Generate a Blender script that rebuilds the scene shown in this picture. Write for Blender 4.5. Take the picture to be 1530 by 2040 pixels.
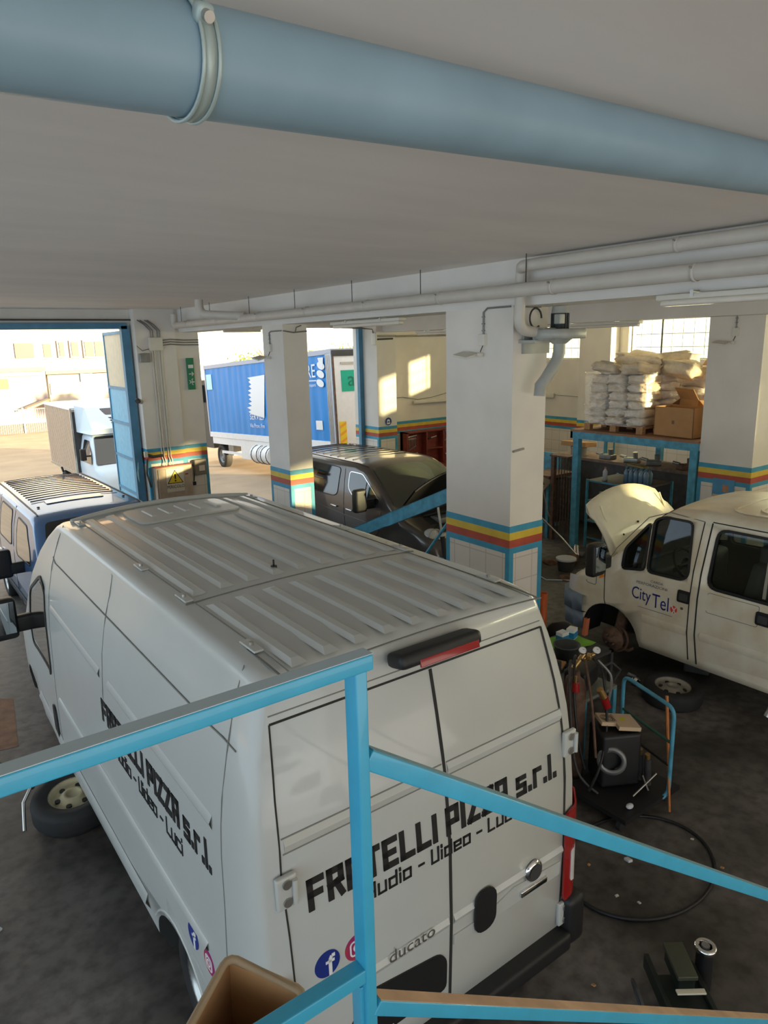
import bpy, bmesh, math, random
from mathutils import Vector, Matrix, Euler
PI = math.pi
random.seed(7)
for o in list(bpy.data.objects): bpy.data.objects.remove(o)
sc = bpy.context.scene
COL = sc.collection
# ------------------------------------------------------------------ camera
cd = bpy.data.cameras.new('camera'); cam = bpy.data.objects.new('camera', cd); COL.objects.link(cam)
cd.sensor_fit = 'VERTICAL'; cd.sensor_height = 36.0; cd.lens = 36.0 * 1414 / 2040; cd.clip_start = 0.02; cd.clip_end = 500
def _ray(px, py): return Vector((px - 765, -(py - 1020), -1414)).normalized()
_y = _ray(-300, 713); _x = _ray(2750, 640); _z = _x.cross(_y).normalized()
_a = _x + _y; _a = (_a - _z * _a.dot(_z)).normalized(); _b = _z.cross(_a)
_x = (_a - _b) / math.sqrt(2); _y = (_a + _b) / math.sqrt(2)
cam.matrix_world = Matrix.Translation((0, 0, 4.0)) @ Matrix((_x, _y, _z)).to_4x4()
sc.camera = cam
# ------------------------------------------------------------------ world, sun, exposure
sc.view_settings.view_transform = 'Standard'; sc.view_settings.look = 'None'
sc.view_settings.exposure = 0.10; sc.view_settings.gamma = 1.0
try: sc.view_settings.use_curve_mapping = False
except Exception: pass
w = bpy.data.worlds.new('sky'); sc.world = w; w.use_nodes = True
nt = w.node_tree; N = nt.nodes; L = nt.links; N.clear()
out = N.new('ShaderNodeOutputWorld'); bg = N.new('ShaderNodeBackground'); tc = N.new('ShaderNodeTexCoord')
sp = N.new('ShaderNodeSeparateXYZ'); L.new(tc.outputs['Generated'], sp.inputs[0])
rmp = N.new('ShaderNodeValToRGB'); mr = N.new('ShaderNodeMapRange'); mr.inputs[1].default_value = -1; mr.inputs[2].default_value = 1
L.new(sp.outputs[0], mr.inputs[0]); L.new(mr.outputs[0], rmp.inputs[0])
rmp.color_ramp.elements[0].color = (0.66, 0.84, 1.0, 1); rmp.color_ramp.elements[0].position = 0.1
rmp.color_ramp.elements[1].color = (1.0, 0.87, 0.66, 1); rmp.color_ramp.elements[1].position = 0.95
L.new(rmp.outputs[0], bg.inputs[0]); bg.inputs[1].default_value = 2.0
L.new(bg.outputs[0], out.inputs[0])
sd = bpy.data.lights.new('sun', 'SUN'); sun = bpy.data.objects.new('sun', sd); COL.objects.link(sun)
sd.energy = 24.0; sd.angle = math.radians(1.2); sd.color = (1.0, 0.76, 0.42)
sun.rotation_euler = Vector((-0.486, 0.874, -0.125)).to_track_quat('-Z', 'Y').to_euler(); sun.location = (20, -20, 12)

def area(name, loc, aim, sx, sy, power, col):
    ad = bpy.data.lights.new(name, 'AREA'); ad.shape = 'RECTANGLE'; ad.size = sx; ad.size_y = sy; ad.energy = power; ad.color = col
    ao = bpy.data.objects.new(name, ad); COL.objects.link(ao); ao.location = loc; ao.rotation_euler = Vector(aim).to_track_quat('-Z', 'Z').to_euler(); return ao
# added fill lamp behind the camera, aimed up to brighten the ceiling
area('ceiling_fill_light', (3.5, -6.5, 0.6), (-.05, .5, 1), 11, 7, 520, (1.0, .90, .80))
# daylight behind each high window of the right wall
WN = [(11.93, 13.65), (8.6, 10.75)] + [(5.3 - k * 3.3, 7.6 - k * 3.3) for k in range(0, 5)]
for k_, (a_, b_) in enumerate(WN):
    area('window_daylight', (15.9, (a_ + b_) / 2, 4.05), (-1, 0, -.12), 1.5, b_ - a_ + .3, 250 if k_ else 80, (1.0, .86, .56))
# ------------------------------------------------------------------ materials
MATS = {}
def mat(name, col, rough=0.5, metal=0.0, noise=0.0, nscale=8.0, dark=None, bump=0.0, coat=0.0, stretch=None, spec=None):
    if name in MATS: return MATS[name]
    m = bpy.data.materials.new(name); m.use_nodes = True; MATS[name] = m
    n = m.node_tree.nodes; l = m.node_tree.links; b = n['Principled BSDF']
    b.inputs['Base Color'].default_value = (*col, 1); b.inputs['Roughness'].default_value = rough; b.inputs['Metallic'].default_value = metal
    if coat: b.inputs['Coat Weight'].default_value = coat; b.inputs['Coat Roughness'].default_value = 0.05
    if spec is not None: b.inputs['Specular IOR Level'].default_value = spec
    t = n.new('ShaderNodeTexCoord'); no = n.new('ShaderNodeTexNoise'); no.inputs['Scale'].default_value = nscale; no.inputs['Detail'].default_value = 6
    src = t.outputs['Object']
    if stretch:
        mp = n.new('ShaderNodeMapping'); mp.inputs['Scale'].default_value = stretch; l.new(src, mp.inputs[0]); src = mp.outputs[0]
    l.new(src, no.inputs['Vector'])
    r = n.new('ShaderNodeValToRGB'); r.color_ramp.elements[0].position = 0.35; r.color_ramp.elements[1].position = 0.7
    d = dark if dark else tuple(c * (1 - noise) for c in col)
    r.color_ramp.elements[0].color = (*d, 1); r.color_ramp.elements[1].color = (*col, 1)
    l.new(no.outputs[0], r.inputs[0]); l.new(r.outputs[0], b.inputs['Base Color'])
    if bump:
        bp = n.new('ShaderNodeBump'); bp.inputs['Strength'].default_value = bump; bp.inputs['Distance'].default_value = 0.02
        l.new(no.outputs[0], bp.inputs['Height']); l.new(bp.outputs[0], b.inputs['Normal'])
    return m
def brickmat(name, col, grout, w_, h_, off=0.0, rough=0.3, mortar=0.012, col2=None):
    if name in MATS: return MATS[name]
    m = mat(name, col, rough); n = m.node_tree.nodes; l = m.node_tree.links; b = n['Principled BSDF']
    g = n.new('ShaderNodeNewGeometry'); s = n.new('ShaderNodeSeparateXYZ'); l.new(g.outputs['Position'], s.inputs[0])
    a = n.new('ShaderNodeMath'); a.operation = 'ADD'; l.new(s.outputs[0], a.inputs[0]); l.new(s.outputs[1], a.inputs[1])
    c = n.new('ShaderNodeCombineXYZ'); l.new(a.outputs[0], c.inputs[0]); l.new(s.outputs[2], c.inputs[1])
    br = n.new('ShaderNodeTexBrick'); br.offset = off; br.inputs['Scale'].default_value = 1; br.inputs['Brick Width'].default_value = w_
    br.inputs['Row Height'].default_value = h_; br.inputs['Mortar Size'].default_value = mortar
    br.inputs['Color1'].default_value = (*col, 1); br.inputs['Color2'].default_value = (*(col2 or tuple(k * .93 for k in col)), 1); br.inputs['Mortar'].default_value = (*grout, 1)
    l.new(c.outputs[0], br.inputs['Vector']); l.new(br.outputs['Color'], b.inputs['Base Color'])
    return m
def glassmat(name, tint=(0.2, 0.25, 0.25), alpha=0.5, rough=0.03):
    m = bpy.data.materials.new(name); m.use_nodes = True; MATS[name] = m
    n = m.node_tree.nodes; l = m.node_tree.links; n.clear()
    o = n.new('ShaderNodeOutputMaterial'); tr = n.new('ShaderNodeBsdfTransparent'); tr.inputs[0].default_value = (*tint, 1)
    gl = n.new('ShaderNodeBsdfGlossy'); gl.inputs['Roughness'].default_value = rough; fr = n.new('ShaderNodeLayerWeight'); fr.inputs[0].default_value = 0.25
    ad = n.new('ShaderNodeMath'); ad.operation = 'MULTIPLY'; ad.inputs[1].default_value = .8; l.new(fr.outputs[1], ad.inputs[0])
    mx = n.new('ShaderNodeMixShader'); l.new(ad.outputs[0], mx.inputs[0]); l.new(tr.outputs[0], mx.inputs[1]); l.new(gl.outputs[0], mx.inputs[2]); l.new(mx.outputs[0], o.inputs[0])
    return m
PAINT = mat('wall_paint', (0.82, 0.76, 0.68), 0.75, noise=0.10, nscale=1.6, bump=0.05)
CEIL = mat('ceiling_paint', (0.90, 0.84, 0.78), 0.85, noise=0.08, nscale=1.1, stretch=(0.5, 2.0, 1))
BEAMP = mat('beam_paint', (0.80, 0.76, 0.70), 0.8, noise=0.10, nscale=1.3)
BLUE = mat('band_blue', (0.06, 0.36, 0.55), 0.5, noise=0.2, nscale=5)
YEL = mat('band_yellow', (0.78, 0.55, 0.06), 0.5, noise=0.15, nscale=6)
RED = mat('band_red', (0.52, 0.09, 0.05), 0.5, noise=0.2, nscale=6)
TILE = brickmat('wall_tiles', (0.80, 0.74, 0.66), (0.62, 0.54, 0.45), 0.27, 0.27, mortar=.007)
def floormat():
    m = mat('oily_concrete', (0.13, 0.115, 0.10), 0.55); n = m.node_tree.nodes; l = m.node_tree.links; b = n['Principled BSDF']
    t = n.new('ShaderNodeNewGeometry')
    n1 = n.new('ShaderNodeTexNoise'); n1.inputs['Scale'].default_value = 0.7; n1.inputs['Detail'].default_value = 8; l.new(t.outputs['Position'], n1.inputs['Vector'])
    n2 = n.new('ShaderNodeTexNoise'); n2.inputs['Scale'].default_value = 9; n2.inputs['Detail'].default_value = 8; l.new(t.outputs['Position'], n2.inputs['Vector'])
    r1 = n.new('ShaderNodeValToRGB'); e = r1.color_ramp.elements; e[0].position = .36; e[0].color = (0.04, 0.036, 0.032, 1); e[1].position = .66; e[1].color = (0.185, 0.165, 0.15, 1)
    r2 = n.new('ShaderNodeValToRGB'); e = r2.color_ramp.elements; e[0].position = .3; e[0].color = (0.45, .45, .45, 1); e[1].position = .6; e[1].color = (1, 1, 1, 1)
    l.new(n1.outputs[0], r1.inputs[0]); l.new(n2.outputs[0], r2.inputs[0])
    mx = n.new('ShaderNodeMix'); mx.data_type = 'RGBA'; mx.blend_type = 'MULTIPLY'; mx.inputs[0].default_value = 1
    l.new(r1.outputs[0], mx.inputs[6]); l.new(r2.outputs[0], mx.inputs[7]); l.new(mx.outputs[2], b.inputs['Base Color'])
    rr = n.new('ShaderNodeMapRange'); rr.inputs[3].default_value = 0.35; rr.inputs[4].default_value = 0.7; l.new(n1.outputs[0], rr.inputs[0]); l.new(rr.outputs[0], b.inputs['Roughness'])
    return m
FLOOR = floormat()
WHITE = mat('van_white', (0.52, 0.53, 0.50), 0.32, coat=0.35, noise=0.04, nscale=3)
OLDWHITE = mat('aged_white_paint', (0.80, 0.76, 0.62), 0.4, coat=0.2, noise=0.10, nscale=3, dark=(0.66, 0.56, 0.40))
GREYV = mat('graphite_paint', (0.115, 0.10, 0.095), 0.28, metal=0.4, coat=0.8, noise=0.05)
BLUEV = mat('steel_blue_paint', (0.08, 0.19, 0.40), 0.25, metal=0.2, coat=0.8, noise=0.05)
BLACK = mat('black_plastic', (0.012, 0.012, 0.013), 0.5, noise=0.2)
SEAM = mat('seam_dark', (0.02, 0.02, 0.018), 0.8)
SEAML = mat('seam_grey', (0.20, 0.20, 0.18), 0.7)
DGREY = mat('dark_grey', (0.05, 0.05, 0.05), 0.6, noise=0.3)
MGREY = mat('mid_grey_metal', (0.28, 0.28, 0.27), 0.45, metal=0.5, noise=0.25)
STEEL = mat('steel', (0.55, 0.54, 0.5), 0.3, metal=0.9, noise=0.2)
CHROME = mat('chrome', (0.75, 0.75, 0.75), 0.12, metal=1.0)
RUBBER = mat('tyre_rubber', (0.018, 0.018, 0.018), 0.75, noise=0.3, nscale=15)
RUST = mat('rusty_steel', (0.20, 0.11, 0.07), 0.7, metal=0.3, noise=0.5, nscale=14)
CREAMP = mat('cream_plastic', (0.72, 0.68, 0.58), 0.4, noise=0.05)
PVC = mat('pvc_pipe', (0.62, 0.57, 0.50), 0.45, noise=0.08, nscale=5)
BIGP = mat('blue_grey_pipe', (0.27, 0.40, 0.48), 0.45, noise=0.15, nscale=3, bump=0.05)
RAIL = mat('cyan_railing_paint', (0.045, 0.40, 0.62), 0.35, noise=0.10, nscale=12, coat=0.3, bump=0.1)
RAILW = mat('worn_railing_top', (0.55, 0.33, 0.2), 0.6, noise=0.3, nscale=9)
BLUEST = mat('blue_steel_paint', (0.10, 0.40, 0.56), 0.45, noise=0.35, nscale=9)
WOOD = mat('raw_wood', (0.52, 0.28, 0.12), 0.7, noise=0.35, nscale=6, stretch=(1, 8, 8))
CARD = mat('cardboard', (0.50, 0.27, 0.11), 0.85, noise=0.12, nscale=6)
CARDD = mat('cardboard_inside', (0.36, 0.19, 0.08), 0.9, noise=0.12, nscale=6)
REDP = mat('red_plastic', (0.30, 0.01, 0.01), 0.25, coat=0.4)
LETTER = mat('decal_black', (0.008, 0.008, 0.008), 0.5)
GLASSD = mat('dark_glass', (0.012, 0.014, 0.015), 0.04, coat=1.0)
GLASST = glassmat('tinted_glass', (0.42, 0.47, 0.44))
GLASSW = glassmat('window_glass', (0.9, 0.95, 0.92))

# ------------------------------------------------------------------ mesh builder
class MB:
    def __init__(s): s.v = []; s.f = []; s.m = []; s.mats = []; s.sm = []
    def mi(s, m):
        if m not in s.mats: s.mats.append(m)
        return s.mats.index(m)
    def add(s, vs, fs, m, smooth=False, M=None):
        b = len(s.v); i = s.mi(m)
        s.v += [(M @ Vector(p))[:] if M is not None else tuple(p) for p in vs]
        for f in fs: s.f.append([b + k for k in f]); s.m.append(i); s.sm.append(smooth)
        return s
    def box(s, a, b, m, M=None):
        x0, y0, z0 = a; x1, y1, z1 = b
        vs = [(x0, y0, z0), (x1, y0, z0), (x1, y1, z0), (x0, y1, z0), (x0, y0, z1), (x1, y0, z1), (x1, y1, z1), (x0, y1, z1)]
        return s.add(vs, [(0, 3, 2, 1), (4, 5, 6, 7), (0, 1, 5, 4), (1, 2, 6, 5), (2, 3, 7, 6), (3, 0, 4, 7)], m, M=M)
    def cbox(s, c, sz, m, rot=(0, 0, 0), bev=0.0):
        M = Matrix.Translation(c) @ Euler(rot).to_matrix().to_4x4(); h = [k / 2 for k in sz]
        if bev <= 0: return s.box([-k for k in h], h, m, M)
        bm = bmesh.new(); bmesh.ops.create_cube(bm, size=1); bmesh.ops.scale(bm, vec=sz, verts=bm.verts)
        bmesh.ops.bevel(bm, geom=bm.edges[:], offset=bev, segments=3, profile=0.6, affect='EDGES')
        return s.bm(bm, m, M, True)
    def bm(s, bm, m, M=None, smooth=False):
        bm.verts.index_update(); vs = [v.co[:] for v in bm.verts]; fs = [[v.index for v in f.verts] for f in bm.faces]; bm.free()
        return s.add(vs, fs, m, smooth, M)
    def cyl(s, p0, p1, r, m, r2=None, seg=16, caps=True):
        p0 = Vector(p0); p1 = Vector(p1); d = p1 - p0; q = d.to_track_quat('Z', 'Y').to_matrix().to_4x4(); M = Matrix.Translation(p0) @ q
        r2 = r if r2 is None else r2; h = d.length; vs = []; fs = []
        for k in range(seg):
            a = 2 * PI * k / seg; vs.append((r * math.cos(a), r * math.sin(a), 0)); vs.append((r2 * math.cos(a), r2 * math.sin(a), h))
        for k in range(seg):
            j = (k + 1) % seg; fs.append((2 * k, 2 * j, 2 * j + 1, 2 * k + 1))
        s.add(vs, fs, m, True, M)
        if caps:
            s.add([(r * math.cos(2 * PI * k / seg), r * math.sin(2 * PI * k / seg), 0) for k in range(seg)], [list(range(seg))[::-1]], m, False, M)
            s.add([(r2 * math.cos(2 * PI * k / seg), r2 * math.sin(2 * PI * k / seg), h) for k in range(seg)], [list(range(seg))], m, False, M)
        return s
    def tube(s, pts, r, m, seg=10, closed=False):
        P = [Vector(p) for p in pts]; n = len(P); vs = []; fs = []; up = None
        for i in range(n):
            a = P[i - 1] if (i or closed) else P[i]; b = P[(i + 1) % n] if (i < n - 1 or closed) else P[i]
            t = (b - a).normalized()
            if up is None: up = t.orthogonal().normalized()
            up = (up - t * up.dot(t)).normalized(); sd = t.cross(up)
            for k in range(seg):
                g = 2 * PI * k / seg; vs.append((P[i] + up * (r * math.cos(g)) + sd * (r * math.sin(g)))[:])
        for i in range(n if closed else n - 1):
            j = (i + 1) % n
            for k in range(seg):
                q = (k + 1) % seg; fs.append((i * seg + k, i * seg + q, j * seg + q, j * seg + k))
        s.add(vs, fs, m, True)
        if not closed: s.add([vs[k] for k in range(seg)], [list(range(seg))[::-1]], m); s.add([vs[(n - 1) * seg + k] for k in range(seg)], [list(range(seg))], m)
        return s
    def lathe(s, prof, m, M=None, seg=32, smooth=True, a0=0, a1=2 * PI):
        full = abs(a1 - a0 - 2 * PI) < 1e-6; n = seg if full else seg + 1; vs = []; fs = []
        for k in range(n):
            a = a0 + (a1 - a0) * k / seg
            for r, z in prof: vs.append((r * math.cos(a), r * math.sin(a), z))
        q = len(prof)
        for k in range(seg):
            j = (k + 1) % n
            for i in range(q - 1): fs.append((k * q + i, j * q + i, j * q + i + 1, k * q + i + 1))
        return s.add(vs, fs, m, smooth, M)
    def prism(s, poly, d, m, M=None):
        n = len(poly); vs = [(x, y, 0) for x, y in poly] + [(x, y, d) for x, y in poly]
        fs = [list(range(n))[::-1], list(range(n, 2 * n))] + [(i, (i + 1) % n, n + (i + 1) % n, n + i) for i in range(n)]
        return s.add(vs, fs, m, False, M)
    def sphere(s, c, r, m, sc_=(1, 1, 1), seg=16, M=None):
        bm = bmesh.new(); bmesh.ops.create_uvsphere(bm, u_segments=seg, v_segments=max(6, seg // 2), radius=r)
        T = Matrix.Translation(c) @ (M or Matrix()) @ Matrix.Diagonal((*sc_, 1)); return s.bm(bm, m, T, True)
    def build(s, name, parent=None, base=None, auto=None):
        me = bpy.data.meshes.new(name)
        if base is not None: vs = [(x - base[0], y - base[1], z - base[2]) for x, y, z in s.v]
        else: vs = s.v
        me.from_pydata(vs, [], s.f)
        for m in s.mats: me.materials.append(m)
        me.polygons.foreach_set('material_index', s.m); me.polygons.foreach_set('use_smooth', s.sm); me.update()
        o = bpy.data.objects.new(name, me); COL.objects.link(o)
        if parent is not None: o.parent = parent
        elif base is not None: o.location = base
        return o
def tag(o, label, cat, group=None, kind=None):
    o['label'] = label; o['category'] = cat
    if group: o['group'] = group
    if kind: o['kind'] = kind
    return o
def empty(name, label, cat, loc, rz=0.0, group=None):
    o = bpy.data.objects.new(name, None); COL.objects.link(o); o.empty_display_size = 0.1
    o.location = loc; o.rotation_euler = (0, 0, rz); return tag(o, label, cat, group)
def struct(o): o['kind'] = 'structure'; return o
def copy_tree(o, parent=None):
    c = o.copy(); COL.objects.link(c); c.parent = parent
    for ch in list(o.children): copy_tree(ch, c)
    return c
# patches lying on curved surfaces: poly in (u,v), f(u,v,d) -> xyz
def patch(mb, poly, f, m, off=0.002, th=0.002, step=0.12, smooth=True):
    bm = bmesh.new(); vs = [bm.verts.new((u, v, 0)) for u, v in poly]
    try: bm.faces.new(vs)
    except Exception: bm.free(); return mb
    us = [p[0] for p in poly]; vv = [p[1] for p in poly]
    for ax, lo, hi in ((0, min(us), max(us)), (1, min(vv), max(vv))):
        k = int((hi - lo) / step)
        for i in range(1, k + 1):
            c = lo + (hi - lo) * i / (k + 1); no = (1, 0, 0) if ax == 0 else (0, 1, 0); co = (c, 0, 0) if ax == 0 else (0, c, 0)
            bmesh.ops.bisect_plane(bm, geom=bm.verts[:] + bm.edges[:] + bm.faces[:], plane_co=co, plane_no=no)
    bm.verts.index_update(); n = len(bm.verts)
    top = [f(v.co.x, v.co.y, off + th) for v in bm.verts]; bot = [f(v.co.x, v.co.y, off - 0.003) for v in bm.verts]
    fs = [[v.index for v in q.verts] for q in bm.faces]
    rim = [(e.verts[0].index, e.verts[1].index) for e in bm.edges if len(e.link_faces) == 1]
    mb.add(top, fs, m, smooth)
    mb.add(top + bot, [(a, b, n + b, n + a) for a, b in rim], m, False); bm.free(); return mb
def strip(mb, pts, f, m, w_=0.006, off=0.001, th=0.0015):
    for a, b in zip(pts[:-1], pts[1:]):
        du, dv = b[0] - a[0], b[1] - a[1]; l_ = math.hypot(du, dv) or 1; nu, nv = -dv / l_ * w_ / 2, du / l_ * w_ / 2
        patch(mb, [(a[0] - nu, a[1] - nv), (b[0] - nu, b[1] - nv), (b[0] + nu, b[1] + nv), (a[0] + nu, a[1] + nv)], f, m, off, th, 0.15)
    return mb
def rrect(u0, v0, u1, v1, r, n=4):
    P = []
    for cu, cv, a0 in ((u1 - r, v1 - r, 0), (u0 + r, v1 - r, PI / 2), (u0 + r, v0 + r, PI), (u1 - r, v0 + r, 1.5 * PI)):
        for k in range(n + 1): a = a0 + PI / 2 * k / n; P.append((cu + r * math.cos(a), cv + r * math.sin(a)))
    return P
def roundpoly(P, r, n=3):
    out = []; k = len(P)
    for i in range(k):
        p = Vector(P[i]); a = (Vector(P[i - 1]) - p); b = (Vector(P[(i + 1) % k]) - p); ra = min(r, a.length * .45); rb = min(r, b.length * .45)
        A = p + a.normalized() * ra; B = p + b.normalized() * rb
        for j in range(n + 1):
            t = j / n; q = A * (1 - t) ** 2 + p * 2 * t * (1 - t) + B * t * t; out.append((q.x, q.y))
    return out
def inset(P, d):
    c = Vector((sum(p[0] for p in P) / len(P), sum(p[1] for p in P) / len(P))); n = len(P); area = sum(P[i][0] * P[(i + 1) % n][1] - P[(i + 1) % n][0] * P[i][1] for i in range(n)); sgn = 1 if area > 0 else -1
    O = []
    for i in range(n):
        a = Vector(P[i - 1]); p = Vector(P[i]); b = Vector(P[(i + 1) % n]); t = (b - a); t = t.normalized() if t.length > 1e-9 else Vector((1, 0)); O.append((p.x - t.y * d * sgn, p.y + t.x * d * sgn))
    return O
# stroke lettering (heavy, square techno letters); grid 0..1 wide, 0..1 tall
GL = {'F': [[(0, 0), (0, 1), (1, 1)], [(0, .5), (.85, .5)]], 'R': [[(0, 0), (0, 1), (1, 1), (1, .55), (.0, .45)], [(.55, .5), (1, 0)]], 'A': [[(0, 0), (0, 1), (1, 1), (1, 0)], [(0, .42), (1, .42)]],
      'T': [[(.5, 0), (.5, 1)], [(0, 1), (1, 1)]], 'E': [[(1, 1), (0, 1), (0, 0), (1, 0)], [(0, .5), (.85, .5)]], 'L': [[(0, 1), (0, 0), (1, 0)]], 'I': [[(0, 0), (0, 1)]],
      'P': [[(0, 0), (0, 1), (1, 1), (1, .42), (0, .42)]], 'Z': [[(0, 1), (1, 1), (0, 0), (1, 0)]], 's': [[(1, .7), (0, .7), (0, .36), (1, .36), (1, 0), (0, 0)]], '.': [[(0, 0), (0, .06)]],
      'r': [[(0, 0), (0, .7), (.8, .7)]], 'l': [[(0, 0), (0, 1)]], 'u': [[(0, .7), (0, 0), (1, 0), (1, .7)]], 'd': [[(1, 1), (1, 0), (0, 0), (0, .65), (1, .65)]], 'i': [[(0, 0), (0, .62)], [(0, .9), (0, 1)]],
      'o': [[(0, 0), (1, 0), (1, .65), (0, .65), (0, 0)]], '-': [[(0, .4), (.7, .4)]], 'V': [[(0, 1), (0, 0), (1, 0), (1, 1)]], 'e': [[(1, 0), (0, 0), (0, .65), (1, .65), (1, .33), (0, .33)]],
      'c': [[(1, .65), (0, .65), (0, 0), (1, 0)]], 'a': [[(0, .65), (1, .65), (1, 0), (0, 0), (0, .34), (1, .34)]], 'k': [[(0, 0), (0, 1)], [(0, .35), (1, .7)], [(.3, .4), (1, 0)]], 'C': [[(1, 1), (0, 1), (0, 0), (1, 0)]]}
WID = {'I': 0, 'l': 0, 'i': 0, '.': 0, '-': .7, 'T': 1, 'r': .8}
def letters(mb, text, u0, v0, h, f, m, th_, cw, gap, du=1, **kw):
    """text baseline starts at u0 running along du; total stroke thickness th_"""
    x = 0
    for ch in text:
        if ch == ' ': x += cw * .75; continue
        for line in GL[ch]:
            for a, b in zip(line[:-1], line[1:]):
                A = Vector((a[0] * cw, a[1] * (h - th_) + th_ / 2)); B = Vector((b[0] * cw, b[1] * (h - th_) + th_ / 2)); t = (B - A).normalized() * (th_ / 2); nn = Vector((-t.y, t.x))
                q = [A - t - nn, B + t - nn, B + t + nn, A - t + nn]
                if abs(t.x) > .01 and abs(t.y) > .01: q = [A - nn, B - nn, B + nn, A + nn]
                patch(mb, [(u0 + du * (x + p.x), v0 + p.y) for p in q], f, m, step=.3, **kw)
        x += WID.get(ch, 1) * cw + th_ + gap
    return x
_tcache = {}
def fontmesh(body, size=1.0):
    if (body, size) in _tcache: return _tcache[(body, size)]
    cu = bpy.data.curves.new('t', 'FONT'); cu.body = body; cu.size = size; cu.resolution_u = 3
    o = bpy.data.objects.new('t', cu); COL.objects.link(o); bpy.context.view_layer.update()
    dg = bpy.context.evaluated_depsgraph_get(); me = bpy.data.meshes.new_from_object(o.evaluated_get(dg))
    r = ([v.co[:] for v in me.vertices], [list(p.vertices) for p in me.polygons])
    bpy.data.objects.remove(o); bpy.data.curves.remove(cu); bpy.data.meshes.remove(me); _tcache[(body, size)] = r; return r
def ftext(mb, body, size, f, m, center=True, sx=1.0, off=0.003, flip=1):
    vs, fs = fontmesh(body, size); xs = [v[0] for v in vs]; cx = (min(xs) + max(xs)) / 2 if center else 0
    mb.add([f(flip * (x - cx) * sx, y, off) for x, y, z in vs], fs, m); return mb
def plane(o, ux, uy, n):
    o, ux, uy, n = map(Vector, (o, ux, uy, n)); return lambda u, v, d: (o + ux * u + uy * v + n * d)[:]
def interp(T, x):
    if x <= T[0][0]: return T[0][1]
    for (a, b), (c, d) in zip(T[:-1], T[1:]):
        if x <= c: return b + (d - b) * (x - a) / (c - a)
    return T[-1][1]
def apply_bool(o, cutters, op='DIFFERENCE'):
    for c in cutters:
        md = o.modifiers.new('b', 'BOOLEAN'); md.object = c; md.operation = op; md.solver = 'EXACT'
        try: md.material_mode = 'TRANSFER'
        except Exception: pass
    bpy.context.view_layer.update(); dg = bpy.context.evaluated_depsgraph_get()
    me = bpy.data.meshes.new_from_object(o.evaluated_get(dg)); o.modifiers.clear(); o.data = me
    for c in cutters: bpy.data.objects.remove(c)
    return o
# ================================================================== THE BUILDING
ZC = 4.82
def slab(name, a, b, m): return struct(MB().box(a, b, m).build(name))
slab('floor', (-8, -12, -0.15), (15.6, 15.12, 0), FLOOR)
slab('ceiling', (-8, -12, ZC), (15.6, 15.5, ZC + .3), CEIL)
slab('beam', (5.62, -12, 4.36), (6.15, 15.12, ZC), BEAMP)
slab('beam', (10.6, -12, 4.31), (11.1, 15.12, ZC), BEAMP)
slab('beam', (6.15, 14.55, 4.45), (10.6, 15.12, ZC), BEAMP)
ZB = [(2.0, 1.925, BLUE), (1.925, 1.84, YEL), (1.84, 1.75, RED), (1.75, 1.68, BLUE)]
def pillar(x0, x1, y0, y1, z1, name='pillar'):
    mb = MB(); mb.box((x0, y0, 2.0), (x1, y1, z1), PAINT)
    for a, b, m in ZB: mb.box((x0 - .004, y0 - .004, b), (x1 + .004, y1 + .004, a), m)
    mb.box((x0 - .001, y0 - .001, 0), (x1 + .001, y1 + .001, 1.68), TILE)
    for (cx, cy, sx, sy) in ((x0, y0, 1, 1), (x1, y0, -1, 1), (x0, y1, 1, -1), (x1, y1, -1, -1)):
        xa, xb = sorted((cx - sx * .005, cx + sx * .06)); ya, yb = sorted((cy - sy * .005, cy + sy * .06)); mb.box((xa, ya, 0), (xb, yb, 1.68), BLUE)
    return struct(mb.build(name))
pillar(5.62, 6.15, 5.35, 6.41, 4.36); pillar(5.62, 6.06, 10.34, 11.04, 4.36)
pillar(4.70, 5.52, 14.8, 15.4, ZC); pillar(5.53, 6.04, 14.86, 15.4, ZC)
pillar(10.42, 11.0, 14.45, 15.4, ZC); pillar(11.05, 11.75, 5.42, 6.29, 4.31)
pillar(14.95, 15.3, 11.0, 11.93, ZC)
def bandwall(name, a, b, axis, holes=()):
    """wall box with painted bands; axis 'y' = faces -y at a.y ; 'x' = faces -x at a.x ; holes = (lo,hi,z0,z1)"""
    x0, y0, z0 = a; x1, y1, z1 = b; mb = MB(); E = .004
    def bx(lo, hi, za, zb, m, e=0.0):
        if axis == 'y': mb.box((lo, y0 - e, za), (hi, y1, zb), m)
        else: mb.box((x0 - e, lo, za), (x1, hi, zb), m)
    lo, hi = (x0, x1) if axis == 'y' else (y0, y1)
    segs = []; c = lo
    for h in sorted(holes): segs.append((c, h[0], None)); segs.append((h[0], h[1], h)); c = h[1]
    segs.append((c, hi, None))
    for s0, s1, h in segs:
        if s1 - s0 < 1e-4: continue
        if h is None or h[2] > 2.0:
            bx(s0, s1, 0, 1.68, TILE)
            for A, B, m in ZB: bx(s0, s1, B, A, m, E)
            if h is None: bx(s0, s1, 2.0, z1, PAINT)
            else: bx(s0, s1, 2.0, h[2], PAINT); bx(s0, s1, h[3], z1, PAINT)
        else: bx(s0, s1, h[3], z1, PAINT)
    return struct(mb.build(name))
bandwall('wall_front', (-8, 15.12, 0), (15.6, 15.45, ZC), 'y', [(-4.0, 4.62, 0, 4.5), (6.04, 10.40, 0, 4.5)])
bandwall('wall_right', (15.3, -12, 0), (15.6, 15.12, ZC), 'x', [(a, b, 3.53, 4.45) for a, b in WN])
bandwall('wall_back', (1.5, -12.3, 0), (15.6, -12, ZC), 'y')
FROST = bpy.data.materials.new('frosted_pane'); FROST.use_nodes = True
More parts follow.
